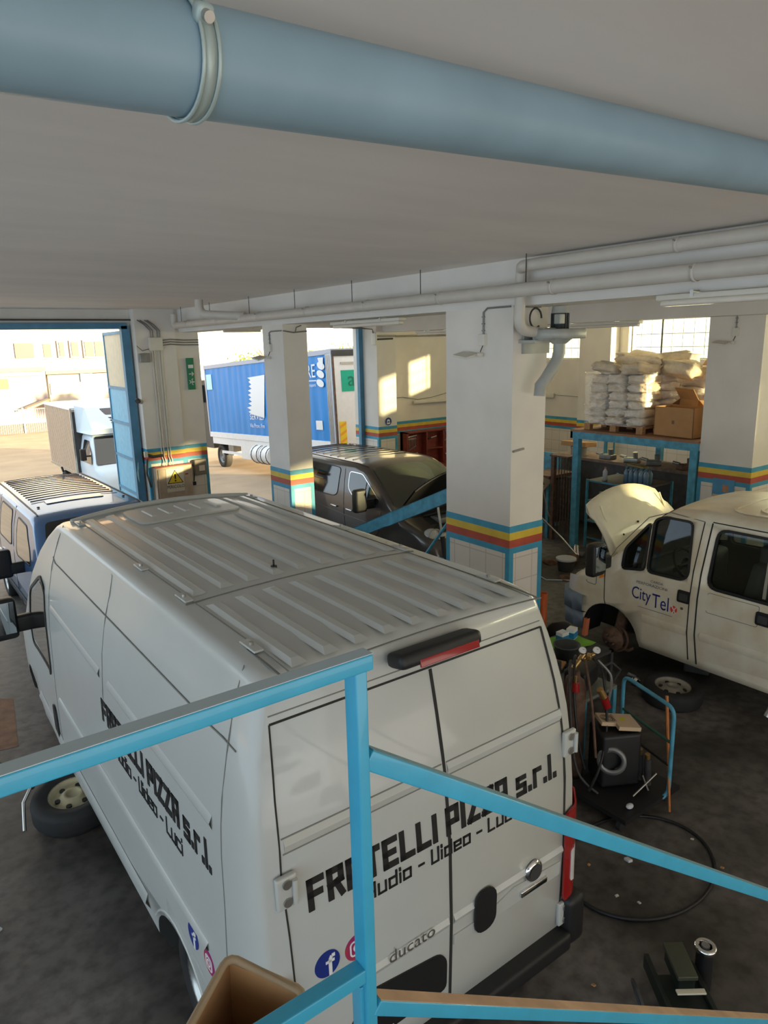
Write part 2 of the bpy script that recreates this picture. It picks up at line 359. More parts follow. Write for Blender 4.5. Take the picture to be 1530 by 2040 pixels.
n = FROST.node_tree.nodes; l = FROST.node_tree.links; n.clear(); o_ = n.new('ShaderNodeOutputMaterial'); tl = n.new('ShaderNodeBsdfTranslucent'); tl.inputs[0].default_value = (1, .97, .88, 1)
tt = n.new('ShaderNodeBsdfTransparent'); tt.inputs[0].default_value = (1, .95, .85, 1); mx = n.new('ShaderNodeMixShader'); mx.inputs[0].default_value = .45
l.new(tt.outputs[0], mx.inputs[1]); l.new(tl.outputs[0], mx.inputs[2]); l.new(mx.outputs[0], o_.inputs[0])
for k, (a, b) in enumerate(WN):
    mb = MB(); X = 15.42
    for y in (a, b, a + (b - a) * .62): mb.box((X, y - .02, 3.53), (X + .04, y + .02, 4.45), DGREY)
    for z in (3.53, 4.43): mb.box((X, a, z), (X + .04, b, z + .02), DGREY)
    for i in range(1, 8): y = a + (b - a) * i / 8; mb.box((X + .01, y - .006, 3.53), (X + .025, y + .006, 4.45), MGREY)
    for z in (3.8, 4.1): mb.box((X + .01, a, z), (X + .025, b, z + .012), MGREY)
    wo = struct(mb.build('window_%d' % (k + 1)))
    MB().box((X + .012, a, 3.53), (X + .018, b, 4.45), GLASSW).build('pane', wo)
# blue steel door frames
DOORB = mat('door_blue', (0.09, 0.27, 0.42), 0.5, noise=0.2, nscale=4)
mb = MB(); mb.box((-4, 15.02, 4.44), (4.62, 15.14, 4.56), DOORB); mb.box((4.50, 15.02, 0), (4.66, 15.16, 4.5), DOORB); struct(mb.build('door_1'))
mb = MB(); mb.box((6.04, 15.04, 4.44), (10.42, 15.16, 4.54), DOORB); mb.box((10.30, 15.04, 0), (10.42, 15.16, 4.5), DOORB); mb.box((6.04, 15.04, 0), (6.1, 15.16, 4.5), DOORB); struct(mb.build('door_2'))
slab('trim_1', (-8, 15.0, 4.60), (4.7, 15.03, 4.63), DGREY)
# open gate leaf
g = empty('gate_leaf', 'open blue steel gate leaf with diagonal bracing and cream upper panel at the left doorway', 'gate', (4.58, 15.2, 0.05))
GW = mat('gate_panel_cream', (0.75, 0.62, 0.42), .6, noise=.1); GB = mat('gate_panel_blue', (0.20, 0.52, 0.72), .5, noise=.15)
M = Matrix.Rotation(math.radians(88), 4, 'Z')
def gb(name, a, b, m): q = MB(); q.box(a, b, m, M); return q.build(name, g)
gb('upper_panel', (0.05, -.02, 3.2), (1.5, .02, 4.3), GW); gb('lower_panel', (0.05, -.02, 0), (1.5, .02, 3.2), GB)
q = MB()
for x in (0, 1.5): q.box((x, -.04, 0), (x + .06, .04, 4.35), DOORB, M)
for z in (0, .9, 1.65, 2.4, 3.15, 4.3): q.box((0, -.04, z), (1.56, .04, z + .06), DOORB, M)
for z in (.9, 1.65, 2.4):
    for s in (0, 1): q.cyl(M @ Vector((.05, -.05, z + .05 + .65 * s)), M @ Vector((1.5, -.05, z + .7 - .65 * s)), .018, GW)
q.build('frame', g)
# ------------------------------------------------------------------ outside
GA = mat('yard_paving', (0.44, 0.33, 0.22), 0.8, noise=0.2, nscale=0.8)
struct(MB().add([(-60, 15.12, 0), (90, 15.12, 0), (90, 33, -1.0), (-60, 33, -1.0), (90, 140, -1.7), (-60, 140, -1.7), (-60, 15.12, -.6), (90, 15.12, -.6), (90, 140, -2.4), (-60, 140, -2.4)],
    [(0, 1, 2, 3), (3, 2, 4, 5), (6, 9, 8, 7), (0, 6, 7, 1), (5, 4, 8, 9)], GA).build('ground'))
def yz(y): return -1.0 * (y - 15.12) / 17.88 if y < 33 else -1.0 - .7 * (y - 33) / 107
FAC1 = mat('facade_white', (0.40, 0.385, 0.375), .8, noise=.05); FAC2 = mat('facade_pink', (0.40, 0.31, 0.26), .8, noise=.05); FAC3 = mat('facade_lilac', (0.32, 0.28, 0.30), .8, noise=.08)
WG = mat('shutter_grey', (0.10, 0.09, 0.10), .6); CREAMF = mat('facade_cream', (0.42, 0.31, 0.18), .8, noise=.06)
bz = -1.3
b1 = empty('apartment_house', 'white apartment house with a shuttered window beyond the yard at far left', 'building', (5, 60, bz))
MB().box((-6, 60, bz), (11.9, 70, 14), FAC1).build('wall', b1, (5, 60, bz))
q = MB().box((10.0, 59.9, 3.68), (11.3, 60, 4.77), WG).build('window', b1, (5, 60, bz))
q = MB().box((6.5, 59.9, 3.68), (7.8, 60, 4.77), WG).build('window', b1, (5, 60, bz))
MB().box((-6, 59.75, 2.7), (11.9, 60, 3.0), CREAMF).build('cornice', b1, (5, 60, bz))
b2 = empty('apartment_house', 'pale pink apartment house with two slim windows and one wide window beyond the yard', 'building', (15, 60, bz))
MB().box((12.0, 60.5, 2.6), (22.5, 70, 13), FAC2).build('wall', b2, (15, 60, bz))
for (a, b_, c, d) in ((12.05, 12.6, 3.7, 4.7), (13.2, 13.55, 3.75, 4.8), (14.1, 14.6, 3.72, 4.8), (15.1, 16.5, 3.68, 4.82)):
    wn = MB().box((a - .12, 60.35, c - .12), (b_ + .12, 60.5, d + .12), FAC1).build('window', b2, (15, 60, bz)); MB().box((a, 60.3, c), ((a + b_) / 2 - .05 if b_ - a > .8 else b_, 60.36, d), WG).build('pane', wn, (15, 60, bz))
    if b_ - a > .8: MB().box(((a + b_) / 2 + .05, 60.3, c), (b_, 60.36, d), WG).build('pane', wn, (15, 60, bz))
MB().box((12.0, 60.2, 2.4), (22.5, 60.6, 2.65), CREAMF).build('cornice', b2, (15, 60, bz))
MB().box((12.2, 60.8, bz), (22.5, 69, 2.5), FAC1).build('ground_floor', b2, (15, 60, bz))
GLB = mat('shop_glass_band', (0.45, 0.46, 0.44), .3); MB().box((12.3, 60.7, .8), (20, 60.85, 1.7), GLB).build('shop_window', b2, (15, 60, bz)); MB().box((14.6, 60.65, .8), (15.5, 60.8, 2.4), mat('pale_blue_panel', (.35, .55, .75), .5)).build('blue_panel', b2, (15, 60, bz))
b3 = empty('yard_shed', 'low lilac shed with pitched awning and yellow sign behind the fence', 'building', (9, 57, bz))
MB().box((-4, 57, bz), (11.3, 59.5, 2.4), FAC3).build('wall', b3, (9, 57, bz)); MB().box((7.0, 56.9, 1.6), (8.8, 57, 2.3), YEL).build('sign', b3, (9, 57, bz))
MB().prism([(9.6, .45), (11.2, 1.0), (11.2, .85), (9.6, .3)], -1.2, CREAMF, Matrix(((1, 0, 0, 0), (0, 0, 1, 57), (0, 1, 0, -.2), (0, 0, 0, 1)))).build('awning', b3, (9, 57, bz))
b4 = MB(); b4.box((6.0, 78, bz), (34, 86, 9.5), CREAMF); 
for k in range(6): b4.box((8 + k * 4, 77.9, 6), (9.5 + k * 4, 78, 7.4), WG)
fn = empty('yard_fence', 'pale metal picket fence with gate posts across the yard', 'fence', (8, 52, -1.15))
for k in range(48):
    x = 4.5 + k * .13
    if k % 16 == 0: MB().box((x - .06, 51.95, -1.15), (x + .06, 52.07, .55), MGREY).build('post', fn, (8, 52, -1.15))
q = MB()
for k in range(48): x = 4.5 + k * .13; q.box((x - .012, 52, -1.1), (x + .012, 52.02, .45), MGREY)
q.box((4.5, 51.99, .4), (10.7, 52.03, .45), MGREY); q.box((4.5, 51.99, -.5), (10.7, 52.03, -.45), MGREY); q.box((4.5, 52.03, -1.15), (10.7, 52.06, -.5), WG); q.build('picket_panel', fn, (8, 52, -1.15))
# far hill and trees
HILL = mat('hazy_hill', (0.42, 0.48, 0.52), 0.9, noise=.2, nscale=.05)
hv = [(30 + i * 6, 135, 2 + 5.5 * math.sin(min(1, i / 7) * PI / 2) + random.uniform(-.7, .7) + i * .35) for i in range(12)]
struct(MB().add(hv + [(x, 135, -3) for x, y, z in hv] + [(x + 3, 150, -3) for x, y, z in hv], [(i, i + 1, 13 + i, 12 + i) for i in range(11)] + [(i + 1, i, 24 + i, 25 + i) for i in range(11)], HILL).build('hill'))
LEAF = [mat('foliage_yellow_green', (0.42, 0.48, 0.10), .8, noise=.4), mat('foliage_grey', (0.38, 0.33, 0.30), .8, noise=.4)]
BARK = mat('bark', (0.14, 0.09, 0.06), .9, noise=.4)
def tree(x, y, z0, h, r, lm, label, bare=False):
    t = empty('tree', label, 'tree', (x, y, z0)); rnd = random.Random(int(x * 10))
    MB().cyl((0, 0, 0), (0, 0, h * .7), .16, BARK, .08, 10).build('trunk', t)
    q = MB()
    for k in range(26 if not bare else 60):
        a = rnd.uniform(0, 2 * PI); e = rnd.uniform(-.2, 1); d = Vector((math.cos(a) * math.cos(e), math.sin(a) * math.cos(e), math.sin(e)))
        if bare: q.cyl(Vector((0, 0, h * .45)), Vector((0, 0, h * .6)) + d * r * rnd.uniform(.6, 1.1), .035, BARK, .008, 5, False)
        else:
            c = Vector((0, 0, h * .72)) + d * r * rnd.uniform(.3, .8)
            for j in range(60):
                p = c + Vector((rnd.gauss(0, 1), rnd.gauss(0, 1), rnd.gauss(0, 1))) * r * .22; s = .09
                u = Vector((rnd.uniform(-1, 1), rnd.uniform(-1, 1), rnd.uniform(-1, 1))).normalized(); v_ = u.orthogonal().normalized(); q.add([(p + u * s)[:], (p + v_ * s)[:], (p - u * s)[:], (p - v_ * s)[:]], [(0, 1, 2, 3)], lm)
    q.build('branches' if bare else 'crown', t)
tree(20.3, 42, -1.1, 4.9, 1.5, LEAF[0], 'yellow-green bushy tree showing above the left end of the blue trailer')
tree(22.8, 43.5, -1.1, 4.6, 1.3, LEAF[0], 'yellow-green tree hidden mostly by the pillar beyond the blue trailer')
tree(29.2, 56, -1.25, 7.6, 1.8, LEAF[0], 'bare winter tree with thin branches above the trailer roof', True)
tree(26.6, 45, -1.15, 5.2, 1.3, LEAF[0], 'green tree just above the right half of the blue trailer')
tree(30.6, 47, -1.15, 5.4, 1.3, LEAF[0], 'green tree above the rear corner of the blue trailer')
tree(32.8, 49, -1.2, 5.6, 1.2, LEAF[1], 'greyish sparse tree beyond the rear of the blue trailer')

# ================================================================== VEHICLES
class Van:
    """local frame: x lateral, y forward (0 = rear), z up"""
    def __init__(s, W, st, lean=((0, 0), (9, 0)), crown=.03, n=14):
        s.W = W; s.st = st; s.lean = lean; s.crown = crown; s.n = n
    def hw(s, z): return interp(s.W, z)
    def plan(s, y): return interp([(a[0], a[3]) for a in s.st], y)
    def zt(s, y): return interp([(a[0], a[2]) for a in s.st], y)
    def zb(s, y): return interp([(a[0], a[1]) for a in s.st], y)
    def ly(s, y, z): return y + interp(s.lean, z) * max(0, 1 - y / .9)
    def side(s, sg): return lambda y, z, d: (sg * (s.hw(z) * s.plan(y) + d), s.ly(y, z), z)
    def roof(s): return lambda x, y, d: (x, y, s.zt(y) - s.crown * (x / max(.3, s.hw(s.zt(y)))) ** 2 + d)
    def rear(s): return lambda x, z, d: (x, interp(s.lean, z) - d, z)
    def shell(s, ins=0.0, m=None, y0=None, y1=None, zb=None):
        mb = MB(); rings = []; st = s.st
        for (y, b, t, p, r) in st:
            if y0 is not None and (y < y0 or y > y1): continue
            b += ins; t -= ins
            if zb is not None: b = max(b, zb)
            if t - b < .1: continue
            Wt = s.hw(t) * p - ins; r = min(r, (t - b) * .4, Wt * .5); pts = []
            for k in range(s.n + 1):
                z = b + (t - s.crown - r - b) * k / s.n; x = s.hw(z) * p - ins; pts.append((x - (.04 if k == 0 and not ins else 0), z))
            x0, z0 = pts[-1]
            for k in range(1, 6):
                a = PI / 2 * k / 5; pts.append((x0 - r + r * math.cos(a), z0 + r * math.sin(a)))
            xe = pts[-1][0]
            for k in range(1, 5):
                x = xe * (1 - k / 4); pts.append((x, t - s.crown * (x / xe) ** 2))
            ring = [(x, s.ly(y, z), z) for x, z in pts] + [(-x, s.ly(y, z), z) for x, z in pts[-2::-1]]
            rings.append(ring)
        q = len(rings[0]); vs = [p for r_ in rings for p in r_]; fs = []
        for i in range(len(rings) - 1):
            for k in range(q):
                j = (k + 1) % q; fs.append((i * q + k, (i + 1) * q + k, (i + 1) * q + j, i * q + j))
        def cap(b, flip):
            for k in range(q // 2):
                a, b_, c, d = b + k, b + k + 1, b + q - 2 - k, b + q - 1 - k
                f = [a, b_, c, d] if c != b_ else [a, b_, d]
                fs.append(f[::-1] if flip else f)
        cap(0, False); cap((len(rings) - 1) * q, True)
        mb.add(vs, fs, m, True); return mb
def arch_cut(base, y, z, r, hw_, rz=0, dep=.34):
    q = MB()
    for sg in (-1, 1): q.cyl((sg * (hw_ - dep), y, z), (sg * (hw_ + .3), y, z), r, SEAM, seg=36)
    return q
def wheel_mb(parent_name, root, c, ax, r=.34, w_=.2, rim=STEEL, rim_r=.2):
    """wheel thing/part: tyre with rim part ; ax = Matrix mapping local z to axle"""
    M = Matrix.Translation(c) @ ax; h = w_ / 2
    t = MB(); t.lathe([(rim_r, -h * .8), (r * .8, -h), (r * .95, -h * .9), (r, -h * .55), (r, h * .55), (r * .95, h * .9), (r * .8, h), (rim_r, h * .8), (rim_r, -h * .8)], RUBBER, M, 40)
    for k in range(36):
        a = 2 * PI * k / 36; t.cbox((0, 0, 0), (.001, .001, .001), RUBBER) if 0 else None
    tt_ = t.build(parent_name, root)
    q = MB(); q.lathe([(rim_r + .005, h * .82), (rim_r - .015, h * .7), (rim_r - .03, h * .35), (rim_r * .62, h * .45), (rim_r * .42, h * .75), (rim_r * .3, h * .8), (rim_r * .28, h * .6), (0, h * .6)], rim, M, 32)
    q.lathe([(rim_r, -h * .8), (rim_r - .02, -h * .5), (rim_r - .03, h * .35)], rim, M, 32)
    q.build('rim', tt_)
    q = MB()
    for k in range(6):
        a = 2 * PI * k / 6; x, y = rim_r * .66 * math.cos(a), rim_r * .66 * math.sin(a); q.cyl(M @ Vector((x, y, h * .40)), M @ Vector((x, y, h * .56)), rim_r * .12, SEAM, seg=12)
    q.build('rim_hole', tt_)
    return tt_
AXX = Matrix.Rotation(PI / 2, 4, 'Y')
def mirror(root, x, y, z, sg, m=BLACK):
    q = MB(); q.cbox((x + sg * .30, y + .02, z + .06), (.24, .14, .40), m, (0, 0, 0), .05); q.cbox((x + sg * .12, y + .04, z - .02), (.22, .09, .16), m, (0, 0, 0), .03)
    o = q.build('mirror', root); MB().cbox((x + sg * .30, y - .055, z + .08), (.19, .01, .31), mat('mirror_glass', (.5, .55, .58), .03, 1.0), (0, 0, 0), .004).build('mirror_glass', o); return o

# ---------------------------------------------------------- white high-roof van (nearest)
VX, VY = 2.08, 2.38
hero = empty('cargo_van', 'large white high-roof panel van seen from behind with black lettering on rear doors and side', 'van', (VX, VY, 0))
HW = [(.2, 1.03), (.45, 1.07), (.7, 1.09), (1.15, 1.09), (1.8, 1.07), (2.05, 1.045), (2.3, .995), (2.5, .93), (2.6, .885), (2.7, .84)]
HS = [(0, .42, 2.58, .925, .06), (.03, .40, 2.62, .955, .07), (.08, .38, 2.64, .975, .07), (.18, .34, 2.65, .99, .07), (.4, .32, 2.66, 1, .07), (1.2, .30, 2.66, 1, .07), (2.4, .30, 2.66, 1, .07), (3.4, .30, 2.66, 1, .07), (3.85, .30, 2.655, 1, .07), (3.95, .30, 2.62, .995, .08), (4.15, .30, 2.52, .985, .1), (4.4, .3, 2.36, .975, .12), (4.7, .3, 2.12, .965, .12), (5.0, .3, 1.84, .96, .12), (5.35, .3, 1.5, .955, .12), (5.45, .3, 1.42, .95, .1), (5.8, .3, 1.32, .93, .12), (6.1, .3, 1.18, .88, .14), (6.3, .32, 1.0, .80, .16), (6.42, .36, .85, .70, .16)]
HV = Van(HW, HS, ((0, .03), (1.0, 0), (1.5, .01), (1.9, .05), (2.2, .11), (2.55, .19), (2.8, .24)))
body = HV.shell(0, WHITE).build('body', hero)
c1 = arch_cut(None, 1.08, .38, .42, 1.07).build('cut'); c2 = arch_cut(None, 5.45, .36, .42, 1.07).build('cut')
for c in (c1, c2): c.location = (VX, VY, 0)
apply_bool(body, [c1, c2])
Sd = HV.side(-1); Rr = HV.rear(); Rf = HV.roof()
# roof pressings
def rib(mb, x, y0, y1, w_=.085, h=.016, t=.05, m=WHITE, f=Rf):
    P = [f(x - w_ / 2, y0, 0.0), f(x + w_ / 2, y0, 0.0), f(x + w_ / 2, y1, 0), f(x - w_ / 2, y1, 0)]
    k = w_ * .28
    Q = [f(x - w_ / 2 + k, y0 + t, h), f(x + w_ / 2 - k, y0 + t, h), f(x + w_ / 2 - k, y1 - t, h), f(x - w_ / 2 + k, y1 - t, h)]
    mb.add(P + Q, [(4, 5, 6, 7), (0, 1, 5, 4), (1, 2, 6, 5), (2, 3, 7, 6), (3, 0, 4, 7)], m)
q = MB()
for k in range(9):
    x = -.68 + k * .17; rib(q, x, .20, 1.16)
    hid = 3 <= k + 0 <= 7
    rib(q, x, 1.34, 3.02 if 2 <= k <= 6 else 3.72)
q.build('roof_rib', hero)['kind'] = 'stuff'
q = MB(); patch(q, rrect(-.42, 3.15, .44, 3.72, .08), Rf, WHITE, .004, .012, .1)
for k in range(5): rib(q, -.26 + k * .14, 3.3, 3.62, .07, .026, .03)
q.build('roof_hatch_plate', hero)
q = MB()
strip(q, [(-.8, 1.25), (.8, 1.25)], Rf, SEAML, .012); strip(q, [(-.80, .12), (.80, .12)], Rf, SEAML, .01)
for sg in (-1, 1): strip(q, [(sg * .79, .14), (sg * .79, 3.8)], Rf, SEAML, .012, -.004); strip(q, [(sg * .75, .16), (sg * .75, 3.76)], Rf, SEAML, .004)
q.build('roof_seam', hero)
for sg in (-1, 1):
    for y in (.5, 1.35, 2.1, 3.65):
        m_ = MB(); m_.cbox(Vector(Rf(sg * .77, y, .006)), (.05, .16, .012), WHITE, (0, 0, 0), .004); m_.cyl(Vector(Rf(sg * .77, y, .01)), Vector(Rf(sg * .77, y, .028)), .012, STEEL); m_.build('roof_mount', hero)
q = MB(); q.tube([Rf(-.15, 1.45, .0), Rf(-.15, 1.45, .02)], .02, BLACK); q.tube([Rf(-.15, 1.45, .02), Rf(-.17, 1.41, .05), Rf(-.15, 1.45, .055)], .006, BLACK); q.build('antenna_base', hero)
# front lip of the roof
q = MB(); q.tube([(x, 3.90 - .10 * (x / .8) ** 2, 2.665 - .04 * (x / .8) ** 2) for x in [-.8 + .1 * k for k in range(17)]], .025, WHITE); q.build('roof_lip', hero)
# side seams and mouldings
q = MB()
strip(q, [(.22, 2.62), (.24, 2.3), (.3, 1.9), (.32, 1.2), (.32, .5)], Sd, SEAML, .006)
strip(q, [(2.40, 2.60), (2.30, 2.56), (2.25, 2.45), (2.24, 2.2), (2.22, 1.80), (2.22, 1.66)], Sd, SEAML, .005)
strip(q, [(3.75, 2.62), (3.78, 2.3), (3.82, 1.9), (3.83, 1.2), (3.83, .5)], Sd, SEAML, .006)
strip(q, [(.16, 2.285), (.30, 2.30), (3.7, 2.33), (3.8, 2.36)], Sd, SEAML, .006)
q.build('panel_seam', hero)
def mould(mb, pts, w_, th, f, m): 
    for a, b in zip(pts[:-1], pts[1:]):
        n_ = max(1, int(abs(b[0] - a[0]) / .25)); 
        for i in range(n_):
            y0 = a[0] + (b[0] - a[0]) * i / n_; y1 = a[0] + (b[0] - a[0]) * (i + 1) / n_; z0 = a[1] + (b[1] - a[1]) * i / n_; z1 = a[1] + (b[1] - a[1]) * (i + 1) / n_
            mb.add([f(y0, z0 - w_ / 2, 0), f(y1, z1 - w_ / 2, 0), f(y1, z1, th), f(y0, z0, th), f(y0, z0 + w_ / 2, 0), f(y1, z1 + w_ / 2, 0)], [(0, 1, 2, 3), (3, 2, 5, 4)], m, True)
for mp_, mw_, mt_ in (([(.4, 1.87), (2.1, 1.90)], .07, .014), ([(2.3, 1.91), (3.75, 1.94)], .07, .012), ([(.55, 1.10), (3.7, 1.14)], .05, .02), ([(1.6, .62), (4.95, .66)], .12, .025)):
    q = MB(); mould(q, mp_, mw_, mt_, Sd, WHITE); q.build('side_moulding', hero)
q = MB()
q.tube([(-(1.085), y, z) for y, z in [(1.08 + .45 * math.cos(a), .38 + .45 * math.sin(a)) for a in [PI * k / 16 for k in range(3, 14)]]], .010, WHITE); q.build('wheel_arch_lip', hero)
q = MB(); patch(q, rrect(3.95, .60, 4.13, .95, .08), Sd, BLACK, .002, .012); q.build('door_handle', hero)
q = MB(); patch(q, roundpoly([(4.02, 1.30), (4.05, 1.98), (4.25, 2.05), (4.75, 1.80), (4.95, 1.45), (4.9, 1.30)], .08), Sd, GLASSD, .001, .004); q.build('door_window', hero)
q = MB(); strip(q, roundpoly([(3.98, 1.26), (4.02, 2.02), (4.25, 2.09), (4.8, 1.83), (5.0, 1.45), (4.95, 1.24)], .08) + [(3.98, 1.30)], Sd, BLACK, .03, .0, .01); q.build('window_seal', hero)
q = MB(); ws = lambda x, y, d: (x, y, HV.zt(y) - .03 * (x / .8) ** 2 + d); patch(q, roundpoly([(-.72, 4.2), (.72, 4.2), (.86, 5.38), (-.86, 5.38)], .08), ws, GLASSD, .002, .006, .15); q.build('windscreen', hero)
mo = mirror(hero, -.99, 4.85, 1.5, -1)
mirror(hero, .99, 4.85, 1.5, 1)
# rear doors
q = MB()
strip(q, [(-.87, 2.42), (.85, 2.42)], Rr, SEAM, .010); strip(q, [(-.87, 2.455), (.85, 2.455)], Rr, SEAML, .005)
strip(q, [(0.03, 2.41), (.03, .45)], Rr, SEAM, .018, .001, .003)
strip(q, [(-.87, 2.42), (-.90, 2.1), (-.92, 1.75), (-.90, 1.2), (-.90, .5)], Rr, SEAM, .008); strip(q, [(.85, 2.42), (.90, 2.1), (.93, 1.75), (.93, 1.0), (.93, .5)], Rr, SEAM, .016)
for z, s_ in ((1.93, 0), (1.86, 1)): strip(q, [(-.90, z), (0.015, z - .0)], Rr, SEAML, .006); strip(q, [(.045, z), (.92, z)], Rr, SEAML, .006)
q.build('door_seam', hero)
q = MB()
for z, w_, t_ in ((1.895, .07, .008), (1.02, .06, .012), (.74, .05, -.0)):
    if t_ == 0: continue
    mb_f = lambda u, v, d: Rr(u, v, d)
    for a, b in ((-.89, .012), (.048, .92)):
        q = MB(); q.add([Rr(a, z - w_ / 2, 0), Rr(b, z - w_ / 2, 0), Rr(b, z, t_), Rr(a, z, t_), Rr(a, z + w_ / 2, 0), Rr(b, z + w_ / 2, 0)], [(0, 1, 2, 3), (3, 2, 5, 4)], WHITE, False); q.build('door_pressing', hero)
q = MB(); patch(q, [(.048, .86), (.90, .86), (.90, .95), (.5, .98), (.3, .92), (.048, .92)], Rr, WHITE, .001, .006)
q.build('door_pressing', hero)
def hinge(x, z, y=0):
    q = MB(); p = Rr(x, z, 0); q.cbox((x, p[1] - .012, z), (.10, .03, .16), WHITE, (0, 0, 0), .012); q.cyl((x, p[1] - .03, z + .045), (x, p[1] - .035, z + .045), .022, STEEL); q.cyl((x, p[1] - .03, z - .045), (x, p[1] - .035, z - .045), .022, STEEL); q.cyl((x + .035, p[1] - .035, z - .06), (x + .035, p[1] - .035, z + .06), .013, WHITE); q.build('hinge', hero)
for x, z in ((-.91, 1.70), (.965, 1.71), (-.90, .60), (.95, .56)): hinge(x, z)
q = MB(); p = Rr(.0, 2.55, 0); q.cbox((.02, .10, 2.545), (.52, .13, .075), BLACK, (math.radians(-12), 0, 0), .03); br = q.build('brake_light', hero)
MB().cbox((.06, .035, 2.530), (.38, .012, .04), REDP, (math.radians(-12), 0, 0), .004).build('red_lens', br)
q = MB(); patch(q, rrect(.19, .83, .35, 1.10, .07), Rr, BLACK, .012, .008); q.build('door_handle', hero)
q = MB(); q.lathe([(0, .02), (.055, .018), (.068, .008), (.07, 0)], CHROME, Matrix.Translation(Rr(.66, 1.01, .006)) @ Matrix.Rotation(PI / 2, 4, 'X')); q.lathe([(0, .021), (.05, .02)], DGREY, Matrix.Translation(Rr(.66, 1.01, .008)) @ Matrix.Rotation(PI / 2, 4, 'X')); q.build('emblem', hero)
q = MB(); q.cbox(Rr(.66, .905, .012), (.22, .025, .04), CHROME, (0, 0, 0), .008); q.build('chrome_pull', hero)
q = MB(); patch(q, roundpoly([(-.62, .78), (-.5, .92), (-.05, .86), (.0, .80), (.0, .60), (-.62, .60)], .04), Rr, BLACK, .002, .006); q.build('plate_recess', hero)
# tail lights
for sg, x0 in ((-1, -.91), (1, .94)):
    q = MB()
    f_ = (lambda u, v, d, sg=sg: (sg * (interp([(0, .94), (.16, 1.045)], u) + 0) if u < .16 else sg * (1.045 + d), -.012 * (u < .16) + max(0, (u - .16)) + (-d if u < .16 else 0) + 0.0, v))
    def cornerf(u, v, d, sg=sg):
        a = interp([(0, 0), (.06, 0), (.22, 1), (.4, 1)], u); W_ = HV.hw(v)
        x = min(.925 + u * .9, W_ + .004) ; y = max(0, u - .10) * .9
        return (sg * (x + d * a), -.005 + y * 1.0 - d * (1 - a), v)
    patch(q, roundpoly([(.0, .66), (.0, 1.26), (.22, 1.34), (.26, .66)], .03), cornerf, REDP, .004, .012, .04); tl_ = q.build('tail_light', hero)
    q = MB(); patch(q, roundpoly([(.06, .78), (.06, 1.0), (.19, 1.02), (.19, .78)], .02), cornerf, mat('clear_lens', (.75, .72, .7), .15, coat=.5), .017, .004, .04); q.build('reverse_lens', tl_)
# bumper
q = MB(); q.cbox((0, -.0, .40), (1.9, .16, .12), BLACK, (0, 0, 0), .03); q.cbox((1.02, .12, .50), (.16, .36, .34), BLACK, (0, 0, 0), .05); q.cbox((-1.02, .12, .50), (.16, .36, .34), BLACK, (0, 0, 0), .05); q.cbox((0, .2, .3), (1.7, .3, .15), SEAM); q.build('rear_bumper', hero)
q = MB(); q.cbox((0, 6.38, .48), (1.5, .16, .3), BLACK, (0, 0, 0), .05); q.build('front_bumper', hero)
# lettering
q = MB(); letters(q, 'FRATELLI PIZZA', -.79, 1.535, .155, Rr, LETTER, .031, .060, .013); letters(q, 's.r.l.', .54, 1.535, .155, Rr, LETTER, .027, .055, .014); q.build('rear_lettering', hero)
q = MB(); letters(q, 'Audio - Video - Luci', -.49, 1.425, .085, Rr, LETTER, .011, .042, .012); q.build('rear_sublettering', hero)
q = MB(); letters(q, 'FRATELLI PIZZA', 2.26, 1.585, .16, Sd, LETTER, .036, .066, .015, -1); letters(q, 's.r.l.', .78, 1.585, .16, Sd, LETTER, .029, .062, .015, -1); q.build('side_lettering', hero)
q = MB(); letters(q, 'Audio - Video - Luci', 2.0, 1.44, .10, Sd, LETTER, .012, .052, .012, -1); q.build('side_sublettering', hero)
FBB = mat('badge_blue', (0.012, 0.03, 0.22), .4); WH = mat('decal_white', (.8, .8, .8), .5); IG = mat('badge_orange_pink', (0.45, 0.06, 0.03), .4, noise=.5, nscale=9, dark=(.3, .01, .15))
def disc(mb, u, v, r, f, m, off): patch(mb, [(u + r * math.cos(2 * PI * k / 28), v + r * math.sin(2 * PI * k / 28)) for k in range(28)], f, m, off, .001, .5)
def fbadge(f, u, v, r, du=1):
    q = MB(); disc(q, u, v, r, f, FBB, .002); b_ = q.build('round_blue_badge', hero); q = MB()
    strip(q, [(u + du * .2 * r, v - r * .95), (u + du * .2 * r, v + .25 * r), (u + du * .35 * r, v + .5 * r), (u + du * .6 * r, v + .5 * r)], f, WH, r * .26, .004); strip(q, [(u - du * .15 * r, v + .12 * r), (u + du * .55 * r, v + .12 * r)], f, WH, r * .2, .004); q.build('letter', b_)
def ibadge(f, u, v, r):
    q = MB(); disc(q, u, v, r, f, IG, .002); b_ = q.build('round_orange_badge', hero); q = MB(); s_ = r * .55
    strip(q, rrect(u - s_, v - s_, u + s_, v + s_, s_ * .45) + [(u + s_, v + s_ * .55)], f, WH, r * .12, .004); strip(q, [(u + s_ * .5 * math.cos(a), v + s_ * .5 * math.sin(a)) for a in [PI * k / 8 for k in range(17)]], f, WH, r * .12, .004); disc(q, u + s_ * .6, v + s_ * .6, r * .07, f, WH, .004); q.build('camera_mark', b_)
fbadge(Rr, -.73, 1.22, .068); ibadge(Rr, -.565, 1.215, .068); fbadge(Sd, .77, 1.0, .07, -1); ibadge(Sd, .56, 1.0, .065)
q = MB(); ftext(q, 'ducato', .10, lambda u, v, d: Rr(-.24 + u, 1.015 + v, d + .012), STEEL, sx=1.1); q.build('model_lettering', hero)
q = MB(); patch(q, [(-.88, .50), (-.36, .50), (-.36, .62), (-.88, .62)], Rr, WH, .006, .004); pl = q.build('number_plate', hero); q = MB(); ftext(q, 'GE 07', .10, lambda u, v, d: Rr(-.62 + u, .525 + v, d + .012), LETTER); q.build('plate_digits', pl)
